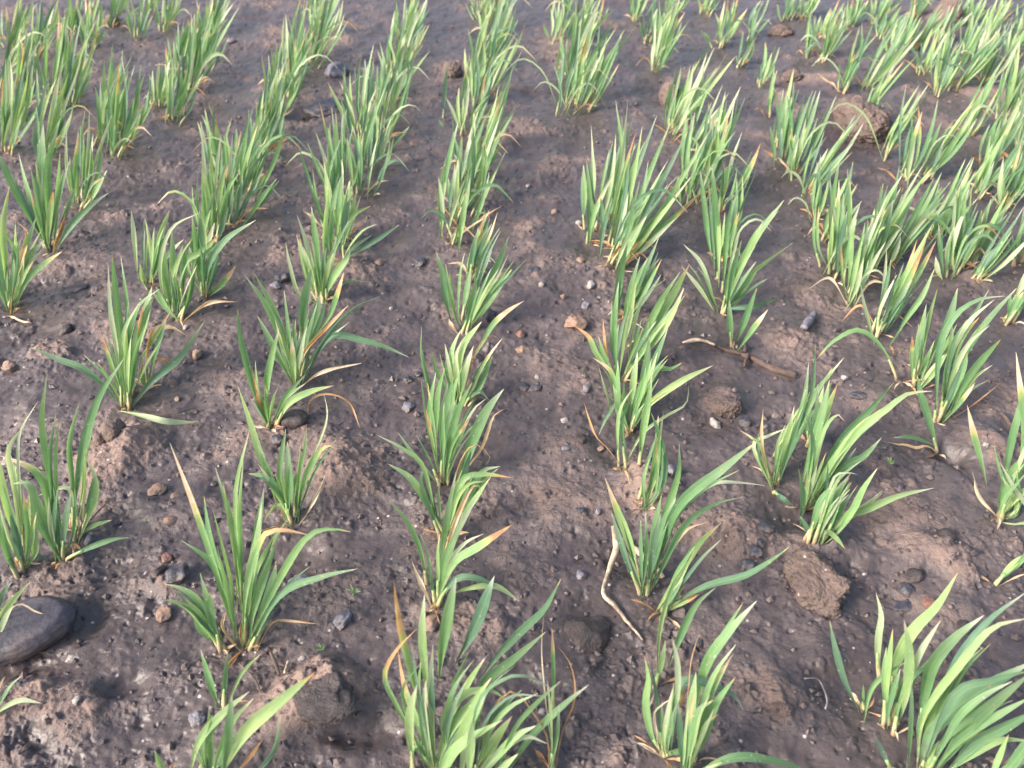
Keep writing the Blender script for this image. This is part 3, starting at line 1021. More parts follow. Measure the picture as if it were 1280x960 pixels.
def lift(pts, base, k, arch):
    """image polyline (base first) -> points in space: the leaf stands in a plane that leans by k,
    and a leaf that runs sideways or towards the viewer arches over the soil"""
    bx, by, bz = base
    n = len(pts)
    seg = np.linalg.norm(np.diff(pts, axis=0), axis=1); s = np.concatenate([[0], np.cumsum(seg)]); s = s / max(s[-1], 1e-6)
    length = 0
    out = []
    for i, (px, py) in enumerate(pts):
        a, b, c = ray(px, py)
        # t b = by + k (CAM_H + t c - bz)
        t = (by + k * (CAM_H - bz)) / (b - k * c)
        z = CAM_H + t * c - bz
        za = arch * math.sin(math.pi * min(1, s[i] ** 0.85)) + 0.0025 * s[i]
        z = 0.5 * (z + za + math.sqrt((z - za) ** 2 + 1e-6)) if i else 0.0
        zz = z + bz
        t = (zz - CAM_H) / c
        out.append((a * t, b * t, zz))
    out = np.array(out)
    out[0] = base
    hg = height(out[:, 0], out[:, 1])
    low = hg + 0.0012 + 0.001 * s
    low[0] = -9
    out[:, 2] = np.maximum(out[:, 2], np.where(s > 0.12, low, -9))
    return out

TONE = {'g': (0.50, 0.17), 'b': (0.10, 0.09), 'y': (0.86, 0.10), 'p': (0.90, 0.08), 't': (0.70, 0.14), 'd': (0.8, 0.1)}
def leaf_mesh(P, width, kind, R, parent, loc, face=None):
    n = len(P)
    T = np.gradient(P, axis=0); T /= np.linalg.norm(T, axis=1)[:, None] + 1e-12
    v = np.linspace(0, 1, n)
    view = np.array([0, 0, CAM_H]) - P.mean(axis=0); view /= np.linalg.norm(view)
    # width direction: the blade faces about upward and outward, turned and twisted by its own amount
    S0 = np.cross(T, view); S0 /= np.linalg.norm(S0, axis=1)[:, None] + 1e-9
    Nn = np.cross(S0, T)
    tw0 = R.gauss(0, 0.38); tw1 = R.gauss(0, 0.6) * (0.6 if width > 0.008 else 1.1)
    if kind == 'd': tw1 *= 2.2
    ang = tw0 + tw1 * (v - 0.35)
    S = S0 * np.cos(ang)[:, None] + Nn * np.sin(ang)[:, None]
    Nn = np.cross(S, T)
    peak = R.uniform(0.42, 0.62)
    w = np.where(v < peak, 0.28 + 0.72 * np.sin(0.5 * np.pi * np.clip(v / peak, 0, 1)) ** 1.2, np.clip(1 - (np.maximum(v - peak, 0) / (1 - peak)) ** 1.9, 0, 1))
    w = np.maximum(w, 0.03) * width * 0.5
    w = w * (1 + 0.05 * np.array([math.sin(7 * x + R.random() * 0.4 + width * 900) for x in v]))
    fold = (0.95 * (1 - v) ** 2.5 + R.uniform(0.06, 0.26))
    if kind == 'd': fold = fold + 0.6 + 0.3 * np.sin(v * 11 + R.random() * 6)
    cols = (-1, -0.55, 0, 0.55, 1)
    V = []; across = []; along = []
    for c in cols:
        off = S * (c * w * np.cos(np.clip(fold, 0, 1.3) * abs(c)))[:, None] - Nn * (-(abs(c) ** 1.15) * w * np.sin(np.clip(fold, 0, 1.4)))[:, None]
        V.append(P + off); across += [c] * n; along += list(v)
    V = np.vstack(V)
    F = []
    for c in range(4):
        for i in range(n - 1):
            a = c * n + i
            F.append((a, a + 1, a + n + 1, a + n))
    vv = np.array(along); cc = np.array(across)
    edge = 0.10 * np.abs(cc)
    tip = R.random()
    if kind == 't': dry = np.clip((vv - R.uniform(0.50, 0.80)) * 3.2, 0, 1) + edge + 0.12
    elif kind == 'd': dry = np.full_like(vv, 0.95) - np.clip(0.25 - vv, 0, 1) * R.uniform(0, 2)
    elif kind == 'p': dry = np.clip((vv - 0.75) * 2.2, 0, 1) + 0.10
    elif kind == 'y': dry = 0.16 + edge + np.clip((vv - 0.86) * 5, 0, 1)
    else: dry = 0.0 + edge * 0.6 + (np.clip((vv - 0.90) * 7, 0, 1) if tip < 0.55 else 0)
    if kind == 'p': pale_sheen = np.clip(0.22 + 0.75 * (vv - 0.35), 0, 0.75)  # white shine of reflecting blades, painted stronger towards the tip
    elif kind in 'gyb': pale_sheen = np.clip((vv - 0.55) * 0.55, 0, 0.3) * (R.random() < 0.5) + np.clip((vv - 0.84) * 5, 0, 0.75) * (tip > 0.5)
    else: pale_sheen = vv * 0
    m, sd = TONE[kind]
    tone = np.clip(R.gauss(m, sd), 0, 1) + 0.10 * (vv - 0.3)
    name = 'withered_leaf' if kind == 'd' else 'leaf'
    o = mesh_obj(name, V, F, M_LEAF, parent, True,
                 dict(across=cc, along=vv, dryness=dry, tone=np.clip(tone, 0, 1), seed=np.full(len(vv), R.random()), pale_sheen=pale_sheen), loc)
    return o

def tube(P, r, nseg=7):
    P = np.asarray(P, float); n = len(P)
    T = np.gradient(P, axis=0); T /= np.linalg.norm(T, axis=1)[:, None] + 1e-12
    ref = np.array([0.3, 0.2, 1.0]) if abs(T[0][2]) < 0.8 else np.array([1.0, 0.1, 0])
    A = np.cross(T, ref); A /= np.linalg.norm(A, axis=1)[:, None]; B = np.cross(T, A)
    V = []; 
    for i in range(n):
        for j in range(nseg):
            t = 2 * math.pi * j / nseg
            V.append(P[i] + r[i] * (A[i] * math.cos(t) + B[i] * math.sin(t)))
    F = [(i * nseg + j, i * nseg + (j + 1) % nseg, (i + 1) * nseg + (j + 1) % nseg, (i + 1) * nseg + j) for i in range(n - 1) for j in range(nseg)]
    F.append(tuple(range(nseg))[::-1]); F.append(tuple((n - 1) * nseg + j for j in range(nseg)))
    return np.array(V), F

def build_tuft(bx, by, leaves, R):
    base = ground_at(bx, by)
    root = empty('cereal_tuft', base)
    loc = np.array(base)
    ppm = px_per_m(bx, by)
    dirs = []
    for pts, wpx, kind in leaves:
        pts = np.array(pts[::-1], float)              # base first
        ppl = px_per_m(pts[-1][0], min(pts[0][1], pts[-1][1] + 60))
        tot0 = np.linalg.norm(np.diff(pts, axis=0), axis=1).sum()
        lim = R.uniform(0.046, 0.078) * ppl * (1.12 if wpx > 12 else 1.0)
        up = (pts[0][1] - pts[-1][1]) / max(tot0, 1)
        cut = False
        if kind != 'd' and up > 0.80 and tot0 > lim:
            g = np.concatenate([[0], np.cumsum(np.linalg.norm(np.diff(pts, axis=0), axis=1))])
            s0 = min(tot0 - lim, 0.55 * tot0)
            for _ in range(12):                       # only where the leaf is still over its row
                cx = np.interp(s0, g, pts[:, 0]); cy = np.interp(s0, g, pts[:, 1])
                if abs(cx - (bx + (640 - bx) * (by - cy) / (by + 365))) < 0.0085 * ppm: break
                s0 *= 0.8
            g2 = np.linspace(s0, tot0, max(len(pts), 4))
            pts = np.column_stack([np.interp(g2, g, pts[:, q]) for q in (0, 1)])
            # a leaf behind the front one stands nearer the line of the row
            pts[0][0] += R.gauss(0, 2); cut = True
        p0 = pts[0]
        if not cut and abs(p0[1] - by) < 60 and abs(p0[0] - bx) < 40:
            pts[0] = (bx + (p0[0] - bx) * 1.0 + R.gauss(0, 0.0015) * ppm, by + (p0[1] - by) * 1.0 + R.gauss(0, 0.001) * ppm)
        b = ground_at(pts[0][0], pts[0][1])
        tot = np.linalg.norm(np.diff(pts, axis=0), axis=1).sum()
        rise = (pts[0][1] - pts[-1][1]) / max(tot, 1)
        k = R.uniform(0.05, 0.45)
        if kind == 'd': k += 0.2
        arch = tot / ppm * max(0.0, 0.30 * (1 - max(rise, 0) * 1.2)) * (0.55 if kind == 'd' else 1)
        n = 15 if by > 330 else 11
        cur = catmull(pts, n)
        P = lift(cur, (b[0], b[1], b[2] - 0.001), k, arch)
        mid = P[n // 2]
        depth = mid[1] * math.cos(PITCH) + (CAM_H - mid[2]) * math.sin(PITCH)
        leaf_mesh(P, wpx * (0.92 if wpx > 12 else 0.98) * depth / FPX, kind, R, root, loc)
        if kind in 'gyb' or not dirs: dirs.append((P, depth))
    # withered sheaths and leaf ends around the foot
    if by > 230:
        for q in range(R.choice((2, 3, 3, 4))):
            a = R.uniform(0, 6.28); ln = R.uniform(0.008, 0.025)
            o = np.array([math.cos(a), math.sin(a), 0]); t = np.linspace(0, 1, 9)[:, None]
            c0 = loc if not dirs or R.random() < 0.4 else R.choice(dirs)[0][0]
            P = c0 + o * 0.0015 + o * ln * (t * R.uniform(0.4, 1.0)) + np.array([0, 0, 1.0]) * ln * R.uniform(0.3, 1.0) * (t - R.uniform(0.3, 0.9) * t * t) + np.array([0, 0, 0.0012])
            leaf_mesh(P, R.uniform(0.0016, 0.0038), 'd', R, root, loc)
    # the sheaths the leaves come out of
    R.shuffle(dirs)
    ns = 1 if len(leaves) < 4 else (2 if len(leaves) < 8 else (4 if len(leaves) < 14 else 6))
    for P, depth in dirs[:ns]:
        q = catmull(P, 24)
        L_ = np.concatenate([[0], np.cumsum(np.linalg.norm(np.diff(q, axis=0), axis=1))])
        top = min(R.uniform(0.012, 0.024), L_[-1] * 0.35)
        kk = q[L_ <= top]
        if len(kk) < 2: kk = q[:2]
        kk = catmull(kk, 6); kk[0][2] -= 0.004
        r = np.linspace(R.uniform(0.0013, 0.0018), 0.0010, 6)
        V, F = tube(kk, r)
        nseg = 7
        al = np.repeat(np.linspace(0, 1, 6), nseg)
        mesh_obj('stem', V, F, M_STEM, root, True, dict(along=al, seed=np.full(len(V), R.random())), loc)
    return root

ORD = ['', 'first', 'second', 'third', 'fourth', 'fifth', 'sixth', 'seventh', 'eighth', 'ninth', 'tenth', 'eleventh', 'twelfth', 'thirteenth',
       'fourteenth', 'fifteenth', 'sixteenth', 'seventeenth', 'eighteenth', 'nineteenth', 'twentieth', 'twenty-first', 'twenty-second', 'twenty-third',
       'twenty-fourth', 'twenty-fifth', 'twenty-sixth', 'twenty-seventh', 'twenty-eighth', 'twenty-ninth', 'thirtieth']
def row_of(x, y):
    t = (x - 640) / ((y + 365) / 1265.0)
    return int(round((t + 83) / 292.0))
def row_name(i):
    if i == 0: return "middle row"
    side = 'right' if i > 0 else 'left'
    return ORD[abs(i)] + " row " + side + " of middle"

TUFTS = []
cur = None
for ln in LEAVES.strip().splitlines():
    ln = ln.strip()
    if not ln: continue
    if ln[0] == '#':
        cur = dict(look=ln.split('|')[1].strip(), leaves=[]); TUFTS.append(cur)
    elif ln[0] == '@':
        cur['base'] = tuple(float(c) for c in ln[1:].split(','))
    else:
        pts, rest = ln.split(';')
        w, kd = rest.split()
        cur['leaves'].append(([tuple(float(c) for c in p.split(',')) for p in pts.split()], float(w), kd))

# leaves that stand half hidden between the measured ones
R = random.Random(77)
for t in TUFTS:
    lv = [l for l in t['leaves'] if l[2] != 'd' and l[0][0][1] < t['base'][1] - 40]
    if len(lv) < 4: continue
    lv.sort(key=lambda l: l[0][0][0] - t['base'][0])
    add = []
    for q in range(int(len(t['leaves']) * (1.5 if t['base'][1] < 700 else 0.8))):
        i = R.randrange(len(lv) - 1); a, c = lv[i], lv[i + 1]
        f = R.uniform(0.25, 0.75); s = R.uniform(0.55, 0.92)
        def rs(l):
            P = np.array(l[0][::-1], float); g = np.concatenate([[0], np.cumsum(np.linalg.norm(np.diff(P, axis=0), axis=1))]); g /= g[-1]
            return np.column_stack([np.interp(np.linspace(0, s, 5), g, P[:, k]) for k in (0, 1)])
        P = rs(a) * (1 - f) + rs(c) * f
        P[:, 0] += np.linspace(0, 1, 5) ** 1.5 * R.gauss(4, 9); P[:, 1] += np.linspace(0, 1, 5) ** 2 * R.gauss(0, 5)
        add.append(([tuple(p) for p in P[::-1]], (a[1] + c[1]) * R.uniform(0.22, 0.38), R.choices('gbypt', (42, 22, 16, 10, 10))[0]))
    t['leaves'] = t['leaves'] + add
R = random.Random(5)
for (row, bx, by, H, lean, spread, n) in FAR:
    lv = []; n = int(round(n * 2.5))
    ppm = px_per_m(bx, by)
    for i in range(n):
        u = (i + 0.5) / n * 2 - 1 + R.uniform(-0.35, 0.35)
        h = 1.08 * H * (1.0 - 0.38 * abs(u) ** 1.5) * R.uniform(0.72, 1.06)
        if R.random() < 0.18: h *= 0.6
        dx = lean * (h / H) * R.uniform(0.8, 1.5) + spread * u * R.uniform(0.40, 0.80)
        dx += h * (0.06 + R.gauss(0, 0.09))
        b0 = (bx + u * spread * 0.30 + R.uniform(-2, 2), by + R.uniform(-6, 4) * (by + 365) / 600.0)
        bow = R.gauss(0.0, 0.045) * h
        x1 = b0[0] + dx * 0.36 - bow * (1 if dx > 0 else -1); x2 = b0[0] + dx * 0.70 - bow * 0.8 * (1 if dx > 0 else -1)
        pts = [(b0[0] + dx, b0[1] - h), (x2, b0[1] - h * 0.70), (x1, b0[1] - h * 0.36), b0]
        kd = R.choices('gbypt', (40, 22, 16, 13, 8))[0]
        w = R.uniform(0.0030, 0.0055) * ppm
        if R.random() < 0.07:                           # bent over
            s = 1 if R.random() < 0.8 else -1
            pts = [(b0[0] + s * h * 0.62, b0[1] - h * 0.42), (b0[0] + s * h * 0.42, b0[1] - h * 0.60), (b0[0] + s * h * 0.18, b0[1] - h * 0.45), b0]
            kd = R.choice('bpt'); w *= 0.7
        lv.append((pts, w, kd))
    for i in range(1 if n < 9 else R.choice((1, 2, 2))):
        if n < 5 and R.random() < 0.6: continue
        s = R.choice((1, 1, -1)); q = R.uniform(0.22, 0.42) * H
        lv.append(([(bx + s * q * R.uniform(0.6, 1), by - q * R.uniform(0.1, 0.7)), (bx + s * q * 0.45, by - q * R.uniform(0.3, 0.7)), (bx, by)], R.uniform(0.003, 0.005) * ppm, 'd'))
    size = 'sparse' if n <= 5 else ('bushy' if n >= 11 else 'medium')
    TUFTS.append(dict(look=None, size=size, stance='leaning' if lean / H > 0.3 else ('upright' if lean / H > -0.05 else 'left-leaning'), base=(bx, by), leaves=lv))

for t in TUFTS: t['row'] = row_of(*t['base'])
for r in set(t['row'] for t in TUFTS):
    ts = sorted([t for t in TUFTS if t['row'] == r], key=lambda t: -t['base'][1])
    for i, t in enumerate(ts): t['pos'] = i + 1
R = random.Random(21)
for t in TUFTS:
    o = build_tuft(t['base'][0], t['base'][1], t['leaves'], R)
    if t['look']: lab = t['look']
    else: lab = "%s %s tuft, %s from the near end, %s" % (t['size'], t['stance'], ORD[t['pos']], row_name(t['row']))
    tag(o, lab, 'cereal seedling', 'young cereal tufts sown in rows')

# ------------------------------------------------------------------ stones, clods and debris
from mathutils import noise as mn
import bmesh
def rock(name, px, py, rx, ry, mat, label, cat, hgt=0.7, seed=0, angular=0.0, rough=0.12, sub=4, rot=0.0, sink=0.35, group=None, taper=0.0, flat_top=None, parent=None):
    """rx, ry: half width and half height in the photograph's pixels"""
    gx, gy, gz = ground_at(px, py + ry * 0.45)
    m = 1.0 / px_per_m(px, py)
    a = rx * m
    el = PITCH + math.atan((py - 480) / FPX)
    # apparent half height = depth extent * sin(el) and height * cos(el)
    b = ry * m / math.sqrt(math.sin(el) ** 2 + (hgt * math.cos(el)) ** 2)
    c = b * hgt
    bm = bmesh.new()
    bmesh.ops.create_icosphere(bm, subdivisions=sub, radius=1.0)
    rr = random.Random(seed)
    planes = []
    for i in range(int(14)):
        n = Vector((rr.gauss(0, 1), rr.gauss(0, 1), rr.gauss(0, 0.8))).normalized()
        planes.append((n, rr.uniform(0.62, 0.95)))
    off = Vector((seed * 3.7, seed * 1.3, 0))
    for v in bm.verts:
        p = v.co.copy()
        if angular > 0:
            q = p.copy()
            for n, dd in planes:
                t = q.dot(n)
                if t > dd: q -= n * (t - dd)
            p = p.lerp(q, angular)
        k = 1 + rough * mn.noise(p * 1.5 + off) + rough * 0.55 * mn.noise(p * 4 + off) + rough * 0.35 * mn.noise(p * 9 + off)
        if sub >= 5: k += rough * 0.28 * mn.noise(p * 22 + off) + rough * 0.2 * mn.noise(p * 45 + off)
        p = p * k
        if taper: p.x *= 1 - taper * p.z; p.y *= 1 - taper * p.z
        if flat_top is not None and p.z > flat_top: p.z = flat_top + (p.z - flat_top) * 0.15
        v.co = Vector((p.x * a, p.y * b, p.z * c))
    if rot: bmesh.ops.rotate(bm, verts=bm.verts, cent=(0, 0, 0), matrix=Matrix.Rotation(rot, 3, 'Z'))
    me = bpy.data.meshes.new(name); bm.to_mesh(me); bm.free()
    me.polygons.foreach_set('use_smooth', [True] * len(me.polygons))
    me.materials.append(mat)
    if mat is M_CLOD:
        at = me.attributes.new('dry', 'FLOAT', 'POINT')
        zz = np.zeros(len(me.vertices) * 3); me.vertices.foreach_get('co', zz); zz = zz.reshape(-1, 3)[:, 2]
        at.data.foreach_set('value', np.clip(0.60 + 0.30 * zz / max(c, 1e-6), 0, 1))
    o = bpy.data.objects.new(name, me); C.objects.link(o)
    o.location = (gx, gy, gz + c * (1 - 2 * sink))
    tag(o, label, cat, group)
    return o

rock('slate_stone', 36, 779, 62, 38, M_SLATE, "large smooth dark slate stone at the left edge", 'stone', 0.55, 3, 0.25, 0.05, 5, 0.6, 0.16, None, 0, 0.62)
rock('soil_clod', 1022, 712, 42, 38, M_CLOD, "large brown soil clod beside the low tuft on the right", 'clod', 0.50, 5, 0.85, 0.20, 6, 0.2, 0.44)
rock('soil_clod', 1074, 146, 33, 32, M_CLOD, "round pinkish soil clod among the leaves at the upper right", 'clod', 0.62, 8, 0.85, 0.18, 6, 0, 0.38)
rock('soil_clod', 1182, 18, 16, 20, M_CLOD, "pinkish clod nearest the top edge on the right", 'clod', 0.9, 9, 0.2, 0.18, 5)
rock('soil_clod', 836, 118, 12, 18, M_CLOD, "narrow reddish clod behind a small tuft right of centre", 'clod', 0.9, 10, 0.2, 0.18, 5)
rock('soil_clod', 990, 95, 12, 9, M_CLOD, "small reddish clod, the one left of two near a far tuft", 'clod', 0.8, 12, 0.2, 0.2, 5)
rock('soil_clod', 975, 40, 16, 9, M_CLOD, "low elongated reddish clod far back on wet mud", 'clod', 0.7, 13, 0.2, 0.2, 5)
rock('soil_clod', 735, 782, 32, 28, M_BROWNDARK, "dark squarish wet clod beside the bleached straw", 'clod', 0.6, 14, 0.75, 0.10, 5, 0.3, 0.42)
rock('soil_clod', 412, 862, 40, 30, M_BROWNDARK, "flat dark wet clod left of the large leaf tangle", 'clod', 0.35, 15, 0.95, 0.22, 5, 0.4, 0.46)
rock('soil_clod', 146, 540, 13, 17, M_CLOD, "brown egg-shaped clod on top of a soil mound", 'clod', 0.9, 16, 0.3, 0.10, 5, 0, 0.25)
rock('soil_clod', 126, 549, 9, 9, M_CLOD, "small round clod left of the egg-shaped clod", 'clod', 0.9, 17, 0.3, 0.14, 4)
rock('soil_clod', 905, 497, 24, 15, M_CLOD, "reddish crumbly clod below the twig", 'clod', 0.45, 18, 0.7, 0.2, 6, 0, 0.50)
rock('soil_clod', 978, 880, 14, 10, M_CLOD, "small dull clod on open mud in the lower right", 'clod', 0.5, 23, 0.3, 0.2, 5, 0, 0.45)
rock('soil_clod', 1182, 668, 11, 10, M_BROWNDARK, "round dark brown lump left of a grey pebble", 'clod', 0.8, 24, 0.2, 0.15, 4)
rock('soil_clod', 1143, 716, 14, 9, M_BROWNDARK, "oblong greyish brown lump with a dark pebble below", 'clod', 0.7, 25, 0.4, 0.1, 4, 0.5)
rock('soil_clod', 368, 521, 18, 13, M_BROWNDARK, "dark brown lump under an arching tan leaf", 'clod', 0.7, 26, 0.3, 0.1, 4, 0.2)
rock('soil_clod', 565, 88, 12, 12, M_CLOD, "pinkish clod behind a far middle row tuft", 'clod', 0.8, 27, 0.2, 0.2, 5)
rock('soil_clod', 1010, 640, 3, 3, M_CLOD, "crumb-sized clod in a tuft foot", 'clod', 0.8, 28, 0.2, 0.2, 3) if False else None
S = 'pebble'
PEB = [
 (720,401,14,12,M_TAN,"triangular tan stone in the middle right path",0.9,31,0.9),
 (732,381,7,6,M_GREY,"light grey pebble just above the triangular tan stone",0.9,32,0.5),
 (652,416,7,6,M_RED,"dark red pebble right of the middle row",0.9,33,0.5),
 (653,436,9,6,M_TAN,"oblong tan pebble below the dark red pebble",0.8,34,0.5),
 (704,370,4,4,M_TAN,"small orange-brown pebble left of the light grey one",0.8,35,0.5),
 (655,482,7,6,M_DARK,"bluish black pebble in a group at the path centre",0.8,36,0.6),
 (672,484,7,5,M_DARK,"black pebble, rightmost of its group of dark stones",0.8,37,0.7),
 (672,470,4,4,M_PALE,"tiny whitish pebble above the black pebble",0.8,38,0.6),
 (430,769,10,15,M_GREY,"pale purple-grey kite-shaped pebble on dark soil",0.6,39,0.8),
 (206,764,10,11,M_TAN,"blocky tan pebble left of the low leaf fan",0.9,40,0.85),
 (221,714,15,15,M_DARK,"larger wedge-shaped blackish stone above the tan pebble",0.8,41,0.9),
 (198,712,9,10,M_BROWNDARK,"smaller dark stone leaning on the wedge-shaped one",0.8,42,0.8),
 (209,696,8,8,M_RED,"reddish brown pebble behind the wedge-shaped stone",0.8,43,0.6),
 (347,547,9,9,M_DARK,"blue-black pebble below the tiny arching-leaf seedling",0.9,44,0.5),
 (354,345,11,9,M_DARK,"square blue-black stone left of a pale curved leaf",0.9,45,0.9),
 (345,355,8,5,M_GREY,"grey gritty pebble under the square blue-black stone",0.7,46,0.4),
 (247,441,7,7,M_TAN,"round brown pebble below the limp dead leaf",0.9,47,0.2),
 (233,408,5,4,M_PALE,"small whitish pebble near a fallen tan leaf",0.8,48,0.5),
 (12,456,10,8,M_TAN,"pinkish flat pebble at the left edge",0.7,49,0.6),
 (50,433,8,6,M_TAN,"light tan pebble beside the tip of a fallen leaf",0.7,50,0.6),
 (96,359,16,5,M_DARK,"long flat blackish stone in the left path",0.5,51,0.6),
 (84,410,8,8,M_BROWNDARK,"dark brown lump-like pebble in the left path",0.8,52,0.6),
 (951,676,6,7,M_DARK,"blue-black pebble, upper of two on a mound",0.9,53,0.8),
 (932,702,11,10,M_DARK,"blue-black blocky pebble, lower left on the mound",0.9,54,0.8),
 (943,686,11,9,M_DARK,"flat slate-coloured pebble between the two blue-black ones",0.7,55,0.85),
 (955,655,14,8,M_DARK,"dark bluish stone at the top of the mound",0.7,56,0.7),
 (1133,734,10,10,M_DARK,"bluish slate pebble below the oblong greyish lump",0.7,57,0.8),
 (1128,756,17,8,M_DARK,"broken row of blackish stone on the lower right mud",0.5,58,0.9),
 (1163,752,10,8,M_RED,"reddish round stone right of the blackish stone",0.8,59,0.4),
 (1205,780,10,9,M_BROWNDARK,"purplish brown round stone behind broad leaves",0.8,60,0.3),
 (1184,668,7,6,M_BROWNDARK,"small brown pebble touching the round dark lump",0.8,61,0.3),
 (1074,492,14,6,M_DARK,"charcoal flat stone right of the spreading tuft",0.5,62,0.7),
 (1055,471,5,4,M_PALE,"white pebble above the charcoal flat stone",0.9,63,0.5),
 (1232,555,4,4,M_PALE,"tiny bright white pebble on the mound at right",0.9,64,0.5),
 (1125,606,6,5,M_DARK,"small black pebble on open mud in the right path",0.7,65,0.6),
 (932,526,8,7,M_DARK,"black pebble between the reddish clod and a dry leaf",0.8,66,0.6),
 (894,527,6,8,M_PALE,"pinkish white chip below the reddish crumbly clod",0.6,67,0.7),
 (728,638,7,6,M_DARK,"dark blue-grey pebble in the path left of a leaf fan",0.8,68,0.8),
 (747,638,4,5,M_GREY,"light grey pebble right of the dark blue-grey one",0.8,69,0.7),
 (726,717,7,7,M_GREY,"mid grey rounded pebble in the path above the dark clod",0.8,70,0.4),
 (733,484,6,5,M_GREY,"grey pebble with dark underside in the path centre",0.8,71,0.5),
 (706,524,6,5,M_PALE,"greyish white pebble in the centre path",0.7,72,0.4),
 (707,559,6,4,M_GREY,"flat grey pebble left of a leaning brown stalk",0.6,73,0.4),
 (726,546,8,7,M_BROWNDARK,"dark brown pebble above left of the brown stalk tip",0.8,74,0.4),
 (751,560,5,4,M_TAN,"small yellowish tan pebble under a brown stalk",0.8,75,0.4),
 (838,587,7,8,M_GREY,"bluish grey pebble behind the leaf fan",0.8,76,0.6),
 (613,391,9,10,M_DARK,"blue-black stone tucked behind a middle row tuft",0.8,77,0.6),
 (525,326,8,7,M_DARK,"black round stone in the path left of the middle row",0.8,78,0.3),
 (475,327,6,5,M_TAN,"brown pebble beside the tip of a blue-green leaf",0.8,79,0.4),
 (489,385,3,3,M_PALE,"tiny white pebble in the left-of-centre path",0.9,80,0.4),
 (509,473,7,6,M_DARK,"bluish dark pebble left of a single upright leaf",0.8,81,0.6),
 (524,467,4,4,M_DARK,"small black pebble right of the bluish dark one",0.8,82,0.6),
 (510,506,9,8,M_GREY,"weathered grey pebble in the left-of-centre path",0.7,83,0.4),
 (375,724,14,9,M_GREY,"rounded grey stone peeping from behind a blue-green leaf",0.7,84,0.2),
 (422,87,12,13,M_GREY,"large light grey stone at the upper left of centre",0.7,85,0.3),
 (405,132,26,12,M_DARK,"broad dark stone in shade beneath bent leaves",0.5,86,0.4),
 (140,25,8,8,M_TAN,"round pinkish pebble far back on the left",0.8,87,0.3),
 (290,50,6,4,M_GREY,"small grey stone far back between two left rows",0.8,88,0.3),
 (660,232,3,3,M_PALE,"tiny pale pebble on the far centre path",0.9,89,0.3),
 (693,263,5,4,M_TAN,"pinkish tan pebble left of a far tuft",0.8,90,0.3),
 (723,278,4,4,M_PALE,"bright white pebble against a far tuft foot",0.8,91,0.3),
 (739,352,6,6,M_PALE,"pinkish white pebble below a far tuft",0.8,92,0.3),
 (725,325,6,5,M_TAN,"yellowish tan pebble below a white pebble",0.8,93,0.5),
 (667,335,9,7,M_DARK,"charcoal pebble in the path right of the middle row",0.7,94,0.3),
 (677,355,4,4,M_PALE,"whitish pebble below right of the charcoal pebble",0.8,95,0.3),
 (96,873,5,6,M_PALE,"bright white chip in the lower left soil",0.6,96,0.6),
 (57,895,4,6,M_PALE,"narrow white chip left of the bright white chip",0.5,97,0.7),
 (246,896,11,10,M_GREY,"grey-pink gritty pebble left of a yellow leaf",0.8,98,0.5),
 (377,822,5,4,M_PALE,"pinkish white pebble near small straw bits",0.7,99,0.8),
 (678,888,6,5,M_PALE,"white pebble behind a thin brown stalk",0.7,100,0.5),
 (875,800,4,7,M_DARK,"bluish narrow pebble behind a thin brown blade",0.7,101,0.5),
 (926,925,3,3,M_PALE,"tiny white grain near the bottom of the right path",0.7,102,0.5),
 (182,716,3,3,M_PALE,"tiny white grain left of the dark stones",0.7,103,0.5),
 (222,498,4,4,M_TAN,"crumb of tan stone right of the upright left tuft",0.8,104,0.5),
 (196,609,12,8,M_TAN,"flat tan stone half sunk below the soil mound",0.5,105,0.4),
 (219,618,6,5,M_TAN,"small orange stone right of the flat tan stone",0.6,106,0.4),
 (212,648,9,6,M_TAN,"brownish pink pebble on a ridge left of the leaf fan",0.6,107,0.4),
 (111,672,6,7,M_GREY,"grey chip at the foot of a left tuft",0.6,108,0.8),
 (537,820,12,13,M_TAN,"reddish stone under the leaning tuft",0.6,109,0.5) ,
]
for (px, py, rx, ry, mt, lab, hg, sd, ang) in PEB:
    if sd == 109: py = 775
    rock('pebble', px, py, rx, ry, mt, lab, S, hg * 0.8, sd, min(1, ang + 0.3), 0.22, 3 if max(rx, ry) < 7 else 4, random.uniform(-0.5, 0.5), 0.38, 'pebbles lying on the soil')

def strand(name, pts, rad, mat, label, cat, z0=0.002, flatten=1.0, knots=0.0, seed=0, zs=None):
    """a root, twig or straw lying on the soil; rad: one radius in pixels per point"""
    cur = catmull(np.array(pts, float), 26)
    rr = np.interp(np.linspace(0, 1, 26), np.linspace(0, 1, len(rad)), rad)
    lift_ = np.interp(np.linspace(0, 1, 26), np.linspace(0, 1, len(zs)), zs) if zs else np.zeros(26)
    P = []; r = []
    for i, ((px, py), q) in enumerate(zip(cur, rr)):
        g = ground_at(px, py); m = q / px_per_m(px, py)
        x, y = flat(px, py, g[2] + lift_[i] + m * 0.6)
        P.append((x, y, g[2] + m * 0.6 + z0 + lift_[i])); r.append(m * (1 + knots * mn.noise(Vector((i * 0.7, seed, 0)))))
    P = np.array(P)
    Ps = P.copy(); Ps[1:-1, 2] = (P[:-2, 2] + P[1:-1, 2] + P[2:, 2]) / 3 + 0.0004
    V, F = tube(Ps, r, 10)
    if knots:
        for i in range(len(V)):
            V[i] += np.array([mn.noise(Vector(V[i] * 260)), mn.noise(Vector(V[i] * 260 + 7)), mn.noise(Vector(V[i] * 260 + 3))]) * 0.0009 * knots * 2
    o = mesh_obj(name, V, F, mat, None, True, None, tuple(Ps[0]))
    tag(o, label, cat)
    return o

